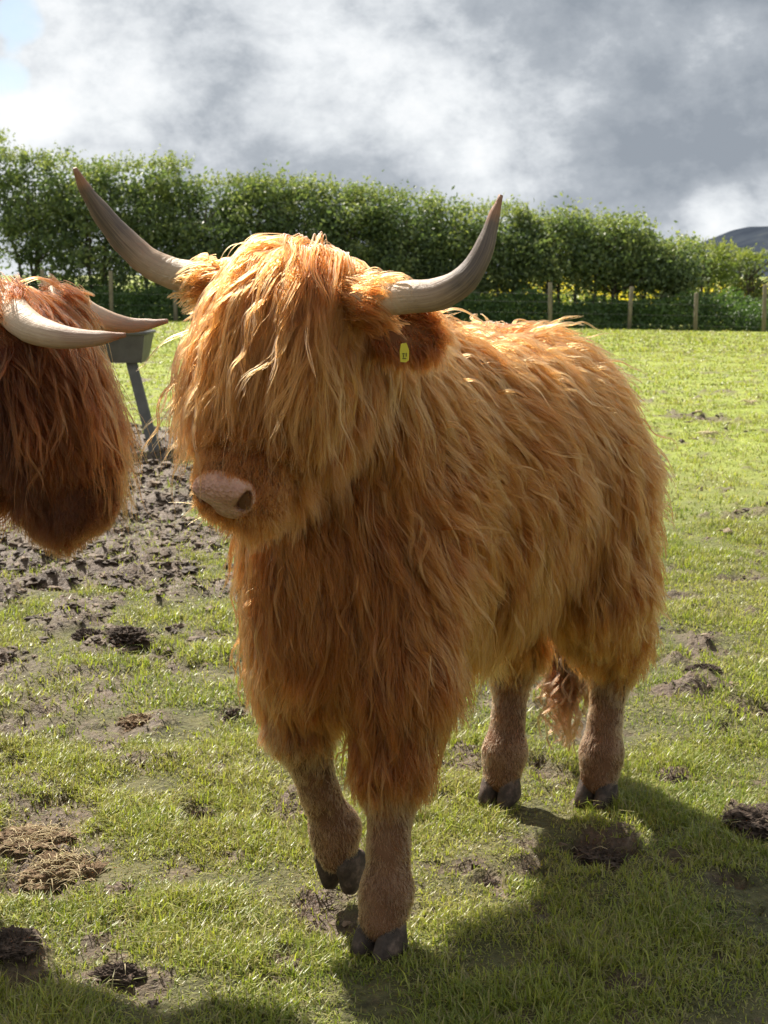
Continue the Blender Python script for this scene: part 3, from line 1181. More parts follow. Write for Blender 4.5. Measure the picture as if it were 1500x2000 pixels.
# ------------------------------------------------------------------ the cow in front
HEAD1 = R(-90 - 34)
cow1_cfg = dict(
    seed=4, origin=(-0.06, 3.0), yaw=HEAD1, poll=at(558, 535, 2.74), muzzle=at(412, 972, 2.55),
    legs=[leg(((0.00, 0.105, 0.74), 0.12), ((0.05, 0.145, 0.56), 0.095), ((0.075, 0.14, 0.36), 0.057), ((0.085, 0.14, 0.20), 0.035), ((0.09, 0.14, 0.115), 0.046), ((0.105, 0.14, 0.06), 0.046)),
          leg(((0.00, -0.075, 0.74), 0.095), ((0.06, -0.085, 0.54), 0.078), ((0.075, -0.080, 0.400), 0.058), ((0.02, -0.072, 0.25), 0.034), ((-0.025, -0.068, 0.165), 0.047), ((-0.025, -0.066, 0.115), 0.044)),
          leg(((-0.79, 0.105, 0.82), 0.130), ((-0.79, 0.14, 0.60), 0.110), ((-0.90, 0.125, 0.45), 0.072), ((-0.955, 0.115, 0.36), 0.058), ((-0.935, 0.108, 0.20), 0.035), ((-0.925, 0.106, 0.12), 0.049), ((-0.91, 0.106, 0.06), 0.046)),
          leg(((-0.79, -0.105, 0.82), 0.130), ((-0.73, -0.13, 0.60), 0.110), ((-0.80, -0.115, 0.45), 0.072), ((-0.85, -0.108, 0.36), 0.058), ((-0.82, -0.104, 0.20), 0.035), ((-0.805, -0.104, 0.12), 0.050), ((-0.79, -0.104, 0.06), 0.046))],
    hooves=[((0.105, 0.14, 0.060), 0.0, 0.0), ((-0.016, -0.066, 0.105), 0.0, R(58)), ((-0.91, 0.106, 0.060), 0.0, 0.0), ((-0.79, -0.104, 0.060), 0.1, 0.0)],
    horns=[([(470, 550, 2.78), (400, 545, 2.80), (335, 533, 2.82), (285, 508, 2.825), (240, 466, 2.82), (200, 418, 2.805), (167, 370, 2.785), (146, 328, 2.765)],
            [0.030, 0.0300, 0.0285, 0.0265, 0.0240, 0.0190, 0.0115, 0.0035]),
           ([(690, 586, 2.66), (742, 586, 2.64), (800, 580, 2.615), (857, 574, 2.59), (907, 546, 2.575), (940, 498, 2.575), (962, 432, 2.585), (978, 381, 2.59)],
            [0.029, 0.0285, 0.0280, 0.0275, 0.0240, 0.0180, 0.0110, 0.0035])],
    horn_mat=M_HORN, hair_mat=M_HAIR, children=13, body_density=5200, head_density=14000, forelock=0.33, tag=1, ear_drop=0.05,
    tail=[(-0.92, 0, 0.98), (-1.02, 0.0, 0.92), (-1.08, -0.04, 0.62), (-1.13, -0.11, 0.26)])
cow1, loc1, H1, cfg1 = make_cow(cow1_cfg)
tag(cow1, 'shaggy ginger highland cow walking towards the viewer with its fringe over its eyes', 'cow', 'highland cows')


# ear tag
def ear_tag():
    m, t = material('yellow_tag_plastic')
    b = principled(t, (0.50, 0.42, 0.03), 0.5, None, 0.4)
    finish(t, b.outputs[0])
    m2, t = material('tag_ink')
    b = principled(t, (0.03, 0.03, 0.01), 0.6)
    finish(t, b.outputs[0])
    c = loc1(at(790, 690, 2.60))
    up = np.array([0, 0, 1.0])
    f = unit(loc1((0, 0, CAM_H)) - c)
    f = unit(f - up * f.dot(up))
    f = unit(f + 0.35 * np.cross(up, f))
    r = np.cross(up, f)
    ol = [(-0.008, 0.020), (0.004, 0.022), (0.010, 0.006), (0.0095, -0.014), (0.003, -0.019), (-0.009, -0.018), (-0.0105, 0.004)]
    V = [c + r * x * 0.8 + up * y * 0.8 + f * z for z in (0.001, -0.001) for x, y in ol]
    k = len(ol)
    F = [list(range(k)), [2 * k - 1 - i for i in range(k)]] + [[i, i + k, (i + 1) % k + k, (i + 1) % k] for i in range(k)]
    o = mesh_obj('ear_tag', V, F, m, cow1, smooth=False)
    V, F = [], []
    for x, y, w, h in ((-0.003, -0.001, 0.0055, 0.0022), (-0.003, -0.006, 0.002, 0.006), (0.003, -0.003, 0.002, 0.008), (-0.001, -0.011, 0.009, 0.0018)):
        b0 = len(V)
        for dx, dy in ((-w / 2, -h / 2), (w / 2, -h / 2), (w / 2, h / 2), (-w / 2, h / 2)):
            V.append(c + r * (x + dx) * 0.8 + up * (y + dy) * 0.8 + f * 0.0018)
        F.append([b0, b0 + 1, b0 + 2, b0 + 3])
    mesh_obj('print', V, F, m2, o, smooth=False)


ear_tag()

# ------------------------------------------------------------------ the second cow, at the left edge
cow2_cfg = dict(
    seed=9, origin=(-1.17, 3.14), yaw=R(-3), poll=at(66, 618, 3.10), muzzle=at(220, 966, 3.06), head_scale=1.12, face_mat=M_FACE2, fringe_margin=0.45, fringe_lift=0.16, fringe_grav=0.9, throat=((0.12, 0, 0.93), 0.13), face_hint=(0.97, -0.18, 0.2),
    legs=[leg(((0.00, 0.105, 0.74), 0.12), ((0.03, 0.145, 0.56), 0.095), ((0.03, 0.14, 0.36), 0.057), ((0.02, 0.14, 0.20), 0.035), ((0.02, 0.14, 0.115), 0.046), ((0.035, 0.14, 0.06), 0.046)),
          leg(((0.00, -0.105, 0.74), 0.12), ((0.03, -0.145, 0.54), 0.095), ((0.00, -0.14, 0.36), 0.057), ((-0.02, -0.14, 0.20), 0.035), ((-0.02, -0.14, 0.115), 0.046), ((-0.005, -0.14, 0.06), 0.046)),
          leg(((-0.79, 0.105, 0.82), 0.130), ((-0.79, 0.14, 0.60), 0.110), ((-0.90, 0.125, 0.45), 0.072), ((-0.955, 0.125, 0.36), 0.058), ((-0.935, 0.125, 0.20), 0.035), ((-0.925, 0.125, 0.12), 0.049), ((-0.91, 0.125, 0.06), 0.046)),
          leg(((-0.79, -0.105, 0.82), 0.130), ((-0.79, -0.14, 0.60), 0.110), ((-0.90, -0.125, 0.45), 0.072), ((-0.955, -0.125, 0.36), 0.058), ((-0.935, -0.125, 0.20), 0.035), ((-0.925, -0.125, 0.12), 0.049), ((-0.91, -0.125, 0.06), 0.046))],
    hooves=[((0.035, 0.14, 0.060), 0.0, 0.0), ((-0.005, -0.14, 0.060), 0.0, 0.0), ((-0.91, 0.125, 0.060), 0.0, 0.0), ((-0.91, -0.125, 0.060), 0.0, 0.0)],
    horns=[([(10, 575, 3.06), (28, 612, 3.00), (62, 640, 2.95), (110, 656, 2.91), (160, 661, 2.89), (205, 659, 2.89), (246, 654, 2.90)],
            [0.030, 0.033, 0.0300, 0.0240, 0.0180, 0.0125, 0.0040]),
           ([(100, 585, 3.16), (150, 604, 3.22), (190, 622, 3.26), (240, 634, 3.29), (285, 634, 3.30), (328, 627, 3.30)],
            [0.030, 0.030, 0.0260, 0.0185, 0.0125, 0.0040])],
    horn_mat=M_HORN2, hair_mat=M_HAIR2, children=12, body_density=2300, head_density=13000, forelock=0.39, side_lock=0.17, cheek_tint=0.0, cheek_len=0.6, tint=-0.06, strays=420, nose=False, res=0.0145,
    tail=[(-1.10, 0, 0.98), (-1.19, 0.0, 0.90), (-1.19, 0.0, 0.62), (-1.16, -0.02, 0.42)])
cow2, loc2, H2, cfg2 = make_cow(cow2_cfg)
tag(cow2, 'chestnut highland cow at the left edge, head in profile with horns pointing right', 'cow', 'highland cows')


# ------------------------------------------------------------------ grass blades
def blades(rng, n, ylo, yhi, half, ln, wd, keepmud=0.13):
    """n blades on the ground between ylo and yhi, inside |x| < half * y"""
    # area-uniform sampling in the fan
    y = np.sqrt(rng.uniform(ylo ** 2, yhi ** 2, n))
    x = rng.uniform(-half, half, n) * y if half > 0 else rng.choice([-1, 1], n) * rng.uniform(0.285, -half, n) * y
    m = mud_mask(x, y)
    p = np.stack([x, y, np.zeros(n)], 1)
    tuft = fbm(p * 5.0, 71, 3)
    keep = rng.random(n) < np.clip((1 - m) * (0.40 + 1.9 * (tuft - 0.32)), keepmud, 1)
    x, y, m, tuft = x[keep], y[keep], m[keep], tuft[keep]
    z = ground_z(x, y, m)
    return x, y, z, tuft


def build_grass():
    rng = np.random.default_rng(21)
    V, C = [], []
    for n, ylo, yhi, half, ln, wd in ((230000, 2.30, 4.2, 0.30, 0.033, 0.0015), (190000, 4.2, 8.0, 0.29, 0.036, 0.0020),
                                      (90000, 8.0, 16.0, 0.28, 0.040, 0.0040), (70000, 16.0, 30.0, 0.28, 0.045, 0.009), (60000, 29.0, 46.3, 0.28, 0.055, 0.018), (60000, 2.3, 6.0, -0.60, 0.036, 0.0020), (40000, 6.0, 14.0, -0.50, 0.040, 0.0045), (40000, 1.3, 2.3, 0.60, 0.034, 0.0020)):
        x, y, z, tuft = blades(rng, n, ylo, yhi, half, ln, wd)
        k = len(x)
        p = np.stack([x, y, np.zeros(k)], 1)
        big = 0.55 * fbm(p * 1.3, 81, 3) + 0.45 * fbm(p * 7.0, 83, 3)
        big = 0.5 + (big - 0.5) * 1.35
        L = ln * rng.uniform(0.4, 1.2, k) * (0.05 + 1.9 * tuft)
        long_ = rng.random(k) < 0.016
        L = np.where(long_, L * 2.4, L)
        w = wd * rng.uniform(0.6, 1.3, k)
        ang = rng.uniform(0, 6.283, k) + 1.5 * (fbm(p * 3, 13, 2) - 0.5)
        lean = np.clip(rng.normal(0.95, 0.38, k), 0.1, 1.36)
        lean = np.where(long_, 1.3, lean)
        dx, dy = np.cos(ang), np.sin(ang)
        sx, sy_ = -dy, dx
        # three levels: base, middle, tip
        b = np.stack([x, y, z - 0.004], 1)
        mid = b + np.stack([dx * L * 0.45 * np.sin(lean * 0.6), dy * L * 0.45 * np.sin(lean * 0.6), L * 0.5 * np.cos(lean * 0.6)], 1)
        tip = mid + np.stack([dx * L * 0.55 * np.sin(lean * 1.15), dy * L * 0.55 * np.sin(lean * 1.15), L * 0.5 * np.cos(lean * 1.15)], 1)
        sd = np.stack([sx * w, sy_ * w, np.zeros(k)], 1)
        V.append(np.stack([b - sd, b + sd, mid - sd * 0.8, mid + sd * 0.8, tip], 1))
        h = np.clip(0.5 + 1.3 * (big - 0.5) + rng.normal(0, 0.26, k), 0, 1)[:, None]
        dry = (rng.random(k) < 0.24 + 0.8 * np.clip(big * 1.2 - 0.45, 0, 1))[:, None]
        g0 = np.array([0.160, 0.205, 0.034])
        g1 = np.array([0.395, 0.405, 0.062])
        c = g0 * (1 - h) + g1 * h
        c = np.where(dry, np.array([0.36, 0.32, 0.13]) * rng.uniform(0.4, 1.2, (k, 1)), c)
        c = np.concatenate([c, np.ones((k, 1))], 1)
        C.append(np.repeat(c[:, None], 5, 1))
    V = np.concatenate(V).reshape(-1, 3)
    C = np.concatenate(C).reshape(-1, 4)
    k = len(V) // 5
    i = np.arange(k)[:, None] * 5
    F = np.concatenate([i + np.array([[0, 1, 3]]), i + np.array([[0, 3, 2]]), i + np.array([[2, 3, 4]])])
    mt, t = material('grass_blades')
    col = t.attr('hue').outputs['Color']
    b = principled(t, col, 0.42, None, 0.5)
    tr = t.n('ShaderNodeBsdfTranslucent')
    t.l(t.mix(1.0, col, (1.05, 1.15, 0.7), 'MULTIPLY'), tr.inputs[0])
    mx = t.n('ShaderNodeMixShader')
    mx.inputs[0].default_value = 0.45
    t.l(b.outputs[0], mx.inputs[1])
    t.l(tr.outputs[0], mx.inputs[2])
    finish(t, mx.outputs[0])
    o = mesh_obj('grass', V, F, mt, smooth=False, attrs={'hue': ('POINT', 'FLOAT_COLOR', C)})
    tag(o, 'short grazed grass covering the pasture', 'grass', kind='stuff')
    print('grass blades', k)


build_grass()


# ------------------------------------------------------------------ clods, dung and straw on the turf
def clod_material(name, c0, c1, c2):
    m, t = material(name)
    pos = t.n('ShaderNodeTexCoord').outputs['Object']
    n = t.noise(pos, 55, 6, 0.65)
    c = t.ramp(n, [(0.28, c0), (0.5, c1), (0.75, c2)])
    b = principled(t, c, 0.85, bump(t, n, 0.9, 0.015), 0.2)
    finish(t, b.outputs[0])
    return m


M_SOIL = clod_material('damp_soil', (0.022, 0.015, 0.011), (0.060, 0.042, 0.030), (0.14, 0.10, 0.075))
M_DUNG = clod_material('dry_dung', (0.075, 0.048, 0.026), (0.17, 0.115, 0.066), (0.30, 0.22, 0.13))
M_STRAW, _t = material('dry_straw')
finish(_t, principled(_t, (0.46, 0.38, 0.22), 0.7).outputs[0])


def lump(rng, c, a, b, h, seed, nu=30, nv=14):
    V, F = [], []
    for j in range(nv + 1):
        th = math.pi * 0.5 * (1 - j / nv) * 1.15
        for i in range(nu):
            ph = 2 * math.pi * i / nu
            V.append((math.sin(th) * math.cos(ph), math.sin(th) * math.sin(ph), math.cos(th)))
    V = np.array(V)
    nz = fbm(V * 2.3 + seed * 3.7, seed, 4, 0.6) - 0.5
    nz2 = np.abs(fbm(V * 5.5 + seed, seed + 5, 4, 0.65) - 0.5)
    nz3 = fbm(V * 11.0 + seed, seed + 9, 3, 0.7) - 0.5
    r = 1 + 0.8 * nz - 0.9 * nz2 + 0.55 * nz3 + 0.1
    V = V * r[:, None] * np.array([a, b, h])
    for j in range(nv):
        for i in range(nu):
            F.append([j * nu + i, j * nu + (i + 1) % nu, (j + 1) * nu + (i + 1) % nu, (j + 1) * nu + i])
    F.append([nv * nu + i for i in range(nu)])
    return V + np.asarray(c), F


def fibres(rng, c, a, b, h, n, ln, mat, parent):
    V, F = [], []
    for _ in range(n):
        ph = rng.uniform(0, 6.283)
        rr = math.sqrt(rng.random()) * 0.95
        p = np.array(c) + np.array([a * rr * math.cos(ph), b * rr * math.sin(ph), h * (1.05 - rr * rr * 0.7)])
        d = rng.normal(size=3) * np.array([1, 1, 0.25])
        d /= np.linalg.norm(d)
        q = [p, p + d * ln * 0.5 + np.array([0, 0, ln * 0.12]), p + d * ln * rng.uniform(0.7, 1.2) - np.array([0, 0, 0.004])]
        v, f = tube(q, [0.0009, 0.0009, 0.0006], 4)
        b0 = len(V)
        V += list(v)
        F += [[i + b0 for i in ff] for ff in f]
    return tag(mesh_obj('straw', V, F, mat, parent), kind='stuff')


CLODS = [
    ('turf_clod', 120, 1712, 78, 34, 0.055, 'dung', 'large brown fibrous turf clod at the left edge below the muddy strip', 46),
    ('turf_clod', 70, 1650, 80, 22, 0.030, 'dung', 'flat pale thatchy clod just behind the large brown turf clod', 40),
    ('turf_clod', 1482, 1618, 62, 24, 0.030, 'soil', 'dark overturned turf clod cut by the right edge of the picture', 14),
    ('dung_clod', 388, 1580, 44, 18, 0.035, 'soil', 'crumbly black dung clod alone on the grass left of the raised hoof', 0),
    ('mud_clod', 170, 1243, 28, 12, 0.040, 'soil', 'left one of two dark mud lumps below the brown cow on the left', 0),
    ('mud_clod', 240, 1247, 44, 15, 0.045, 'soil', 'wider right one of two dark mud lumps below the left cow', 0),
    ('mud_clod', 270, 1411, 44, 11, 0.030, 'dung', 'low brown mud lump midway between the left edge and the cow', 4),
    ('mud_clod', 1180, 1640, 55, 24, 0.024, 'soil', 'shaded trampled mud mound in front of the hind hooves', 12),
    ('dung_clod', 1330, 1514, 28, 8, 0.022, 'soil', 'small dark dung clod right of the hind hooves', 3),
    ('mud_clod', 458, 1394, 28, 9, 0.028, 'soil', 'small mud lump beside the hanging chest hair', 0),
    ('mud_clod', 18, 1885, 52, 26, 0.022, 'soil', 'dark mud mound in the bottom left corner', 8),
    ('mud_clod', 232, 1908, 48, 16, 0.025, 'soil', 'flat mud lump in the shade near the bottom left', 6),
    ('mud_clod', 962, 1702, 26, 14, 0.018, 'soil', 'small crumbled mud spot in the shadow right of the planted foreleg', 2),
    ('stone', 1494, 1388, 20, 12, 0.035, 'soil', 'rounded dark stone at the right edge beside the grass', 0),
    ('mud_clod', 1372, 1328, 36, 6, 0.022, 'soil', 'long low mud ridge in sunlit grass right of the tail', 3),
    ('mud_clod', 1312, 1108, 24, 4, 0.020, 'soil', 'distant dark mud speck right of the cow flank', 0),
]
for k, (nm, px, py, hw, hd, h, mt, lab, nfib) in enumerate(CLODS):
    rg = np.random.default_rng(100 + k)
    c = ground_at(px, py)
    a_ = abs(ground_at(px + hw, py)[0] - c[0])
    b_ = min(abs(ground_at(px, py - hd)[1] - c[1]), a_ * 1.1)
    zz = float(gz(c[0], c[1])[0])
    root = empty(nm, (c[0], c[1], zz - 0.008))
    tag(root, lab, 'stone' if nm == 'stone' else 'clod', 'clods lying on the turf')
    v, f = lump(rg, (0, 0, 0), a_, b_, h, 200 + 3 * k, 72, 26)
    mesh_obj('lump', v, f, M_SOIL if mt == 'soil' else M_DUNG, root, smooth=(nm == 'stone'))
    nfib = nfib * 3 if mt == 'dung' else nfib // 3
    if nfib:
        fibres(rg, (0, 0, 0), a_, b_, h, nfib, 0.055, M_STRAW, root)

def scatter_clods():
    rng = np.random.default_rng(66)
    # displaced icosahedra, once subdivided
    import bmesh
    bm = bmesh.new()
    bmesh.ops.create_icosphere(bm, subdivisions=2, radius=1.0)
    bv = np.array([v.co for v in bm.verts])
    bf = np.array([[v.index for v in f.verts] for f in bm.faces])
    bm.free()
    shapes = []
    for k in range(10):
        r = 1 + 1.6 * (fbm(bv * 2.1 + k * 9.1, k, 3) - 0.5) - 1.3 * np.abs(fbm(bv * 4.5 + k, k + 40, 3) - 0.5) + 0.8 * (_h(np.arange(len(bv)), np.full(len(bv), k), np.zeros(len(bv), int), 3) - 0.5)
        shapes.append(bv * r[:, None])
    n = 90000
    y = np.sqrt(rng.uniform(5.0 ** 2, 15.0 ** 2, n))
    x = rng.uniform(-0.30, 0.29, n) * y
    m = mud_mask(x, y)
    ex = np.hypot((x + 2.3 + 0.10 * (y - 9.0)) / 1.9, (y - 9.4) / 4.5)
    keep = (rng.random(n) < m * np.where(ex < 1.25, 0.62, 0.12))
    y2 = np.sqrt(rng.uniform(2.4 ** 2, 5.5 ** 2, 4000))
    x2 = rng.uniform(-0.29, 0.29, 4000) * y2
    m2 = mud_mask(x2, y2)
    k2 = rng.random(4000) < m2 * 0.5
    x, y, m = np.concatenate([x[keep], x2[k2]]), np.concatenate([y[keep], y2[k2]]), np.concatenate([m[keep], m2[k2]])
    if len(x) > 11000:
        pk = rng.choice(len(x), 11000, replace=False)
        x, y, m = x[pk], y[pk], m[pk]
    z = ground_z(x, y, m)
    k = len(x)
    sz = np.exp(rng.normal(0, 0.5, k)) * np.where(y < 5.2, 0.005, 0.0105)
    V = np.empty((k, len(bv), 3))
    ang = rng.uniform(0, 6.283, k)
    for i in range(k):
        q = shapes[i % 10] * np.array([1.35, 1.0, 0.55]) * sz[i]
        c, s = math.cos(ang[i]), math.sin(ang[i])
        V[i, :, 0] = x[i] + c * q[:, 0] - s * q[:, 1]
        V[i, :, 1] = y[i] + s * q[:, 0] + c * q[:, 1]
        V[i, :, 2] = z[i] + q[:, 2] + sz[i] * 0.05
    F = (bf[None] + (np.arange(k) * len(bv))[:, None, None]).reshape(-1, 3)
    tone = np.repeat(np.clip(rng.normal(0.4, 0.28, k), 0, 1), len(bv))
    mt, t = material('mud_crumbs')
    pos = t.n('ShaderNodeNewGeometry').outputs['Position']
    nn_ = t.noise(pos, 90, 4, 0.6)
    c0 = t.ramp(t.attr('tone').outputs['Fac'], [(0.0, (0.032, 0.020, 0.012)), (0.5, (0.090, 0.060, 0.038)), (1.0, (0.23, 0.165, 0.11))])
    c0 = t.mix(t.ss(nn_, 0.4, 0.7, 0.0, 0.4), c0, (0.13, 0.092, 0.062))
    finish(t, principled(t, c0, 0.7, bump(t, nn_, 0.7, 0.01), 0.3).outputs[0])
    o = mesh_obj('mud_crumbs', V.reshape(-1, 3), F, mt, smooth=False, attrs={'tone': ('POINT', 'FLOAT', tone)})
    tag(o, 'crumbled poached mud round the feed trough', 'mud', kind='stuff')
    print('mud crumbs', k)


scatter_clods()
STRAWS = [(1382, 857, 24, 'pale wisp of straw on the far grass right of the flank'), (1465, 786, 22, 'straw wisp near the right edge high on the pasture'),
          (1365, 812, 8, 'smallest pale straw wisp, just above the wisp right of the flank'), (470, 905, 0, '')]
for k, (px, py, hw, lab) in enumerate(STRAWS[:3]):
    rg = np.random.default_rng(300 + k)
    c = ground_at(px, py)
    a_ = abs(ground_at(px + hw, py)[0] - c[0])
    V, F = [], []
    for _ in range(14):
        p = rg.normal(size=3) * np.array([a_ * 0.45, a_ * 0.5, 0.0]) + np.array([0, 0, 0.025])
        d = unit(rg.normal(size=3) * np.array([1.0, 0.5, 0.12])) * a_ * rg.uniform(0.4, 0.9)
        v, f = tube([p - d, p + np.array([0, 0, 0.02]), p + d], [0.003, 0.004, 0.003], 5)
        b0 = len(V)
        V += list(v)
        F += [[i + b0 for i in ff] for ff in f]
    o = mesh_obj('straw_wisp', V, F, M_STRAW)
    o.location = (c[0], c[1], float(gz(c[0], c[1])[0]))
    tag(o, lab, 'straw', 'straw wisps on the pasture')


# ------------------------------------------------------------------ feed trough
def build_trough():
    m, t = material('galvanised_steel')
    pos = t.n('ShaderNodeTexCoord').outputs['Object']
    n = t.noise(pos, 9, 5, 0.6)
    c = t.ramp(n, [(0.3, (0.080, 0.077, 0.071)), (0.7, (0.135, 0.131, 0.121))])
    b = principled(t, c, 0.55, bump(t, t.noise(pos, 40, 3), 0.1, 0.004), 0.3, 0.0)
    finish(t, b.outputs[0])
    base = ground_at(305, 882)
    x1 = at(288, 650, 11.55)[0]
    zt, zb = at(288, 650, 11.55)[2], at(285, 708, 11.55)[2]
    y0 = base[1]
    gz0 = float(gz(base[0], y0)[0])
    root = empty('feed_trough', (x1 - 0.75, y0 + 0.25, gz0))
    tag(root, 'grey sheet metal feed trough on splayed legs between the two cows', 'trough')
    zt -= gz0
    zb -= gz0
    hx, hy, bx_, by_ = 0.75, 0.25, 0.71, 0.17
    tk = 0.006
    V = [(-hx, -hy, zt), (hx, -hy, zt), (hx, hy, zt), (-hx, hy, zt), (-bx_, -by_, zb), (bx_, -by_, zb), (bx_, by_, zb), (-bx_, by_, zb)]
    V += [(x * (1 - tk / hx), y * (1 - 0.01 / hy), z + (0.012 if i >= 4 else 0)) for i, (x, y, z) in enumerate(V)]
    F = [[0, 4, 5, 1], [1, 5, 6, 2], [2, 6, 7, 3], [3, 7, 4, 0], [4, 7, 6, 5], [8, 9, 13, 12], [9, 10, 14, 13], [10, 11, 15, 14], [11, 8, 12, 15], [12, 13, 14, 15],
         [0, 1, 9, 8], [1, 2, 10, 9], [2, 3, 11, 10], [3, 0, 8, 11]]
    mesh_obj('basin', V, F, m, root, smooth=False)
    V, F = [], []
    for (p, q) in (((-hx, -hy), (hx, -hy)), ((hx, -hy), (hx, hy)), ((hx, hy), (-hx, hy)), ((-hx, hy), (-hx, -hy))):
        v, f = tube([(p[0], p[1], zt), (q[0], q[1], zt)], [0.014, 0.014], 8)
        b0 = len(V)
        V += v
        F += [[i + b0 for i in ff] for ff in f]
    mesh_obj('rim', V, F, m, root)
    for s in (-1, 1):
        top = np.array([s * (bx_ - 0.10), -0.10, zb + 0.06])
        bot = np.array([s * (base[0] - (x1 - 0.75)), -0.25, -0.04])
        ax = unit(top - bot)
        sd = unit(np.cross(ax, (0, 1, 0)))
        fr = np.cross(sd, ax)
        V = []
        for e in (bot, top):
            for i, j in ((-1, -1), (1, -1), (1, 1), (-1, 1)):
                V.append(e + sd * i * 0.040 + fr * j * 0.022)
        F = [[0, 1, 5, 4], [1, 2, 6, 5], [2, 3, 7, 6], [3, 0, 4, 7], [0, 3, 2, 1], [4, 5, 6, 7]]
        bevel(mesh_obj('leg', V, F, m, root, smooth=False), 0.006)


build_trough()


# ------------------------------------------------------------------ fence, hedge, bank, hill
FY = 46.5


def foliage_material(name, dark, mid, light):
    m, t = material(name)
    col = t.attr('hue').outputs['Fac']
    c = t.ramp(col, [(0.0, dark), (0.5, mid), (1.0, light)])
    b = principled(t, c, 0.5, None, 0.4)
    tr = t.n('ShaderNodeBsdfTranslucent')
    t.l(t.mix(1.0, c, (1.2, 1.3, 0.6), 'MULTIPLY'), tr.inputs[0])
    mx = t.n('ShaderNodeMixShader')
    mx.inputs[0].default_value = 0.4
    t.l(b.outputs[0], mx.inputs[1])
    t.l(tr.outputs[0], mx.inputs[2])
    finish(t, mx.outputs[0])
    return m


M_LEAF = foliage_material('hedge_leaves', (0.080, 0.115, 0.065), (0.150, 0.200, 0.095), (0.31, 0.33, 0.13))
M_LEAF2 = foliage_material('young_leaves', (0.11, 0.15, 0.050), (0.19, 0.23, 0.07), (0.32, 0.33, 0.11))
M_BANK = foliage_material('bank_plants', (0.040, 0.075, 0.028), (0.075, 0.130, 0.042), (0.16, 0.23, 0.07))
M_FLOWER = foliage_material('yellow_blossom', (0.45, 0.36, 0.03), (0.65, 0.52, 0.04), (0.75, 0.66, 0.12))


def bark_material():
    m, t = material('bark')
    pos = t.n('ShaderNodeTexCoord').outputs['Object']
    n = t.noise(t.vm('MULTIPLY', pos, (1, 1, 0.3)), 14, 5, 0.6)
    c = t.ramp(n, [(0.3, (0.05, 0.040, 0.030)), (0.7, (0.15, 0.125, 0.10))])
    finish(t, principled(t, c, 0.9, bump(t, n, 0.6, 0.02), 0.1).outputs[0])
    return m


M_BARK = bark_material()


def leaf_faces(rng, C, nrm_bias, size):
    """rhombic leaves at centres C"""
    n = len(C)
    d = unit(rng.normal(size=(n, 3)) + nrm_bias)
    u = unit(np.cross(d, rng.normal(size=(n, 3))))
    v = np.cross(d, u)
    s = size * rng.uniform(0.6, 1.35, n)
    L = (s)[:, None]
    W = (s * rng.uniform(0.4, 0.6, n))[:, None]
    V = np.stack([C - u * L, C + v * W + d * W * 0.3, C + u * L, C - v * W + d * W * 0.3], 1)
    i = np.arange(n)[:, None] * 4
    return V.reshape(-1, 3), np.concatenate([i + np.array([[0, 1, 2]]), i + np.array([[0, 2, 3]])])


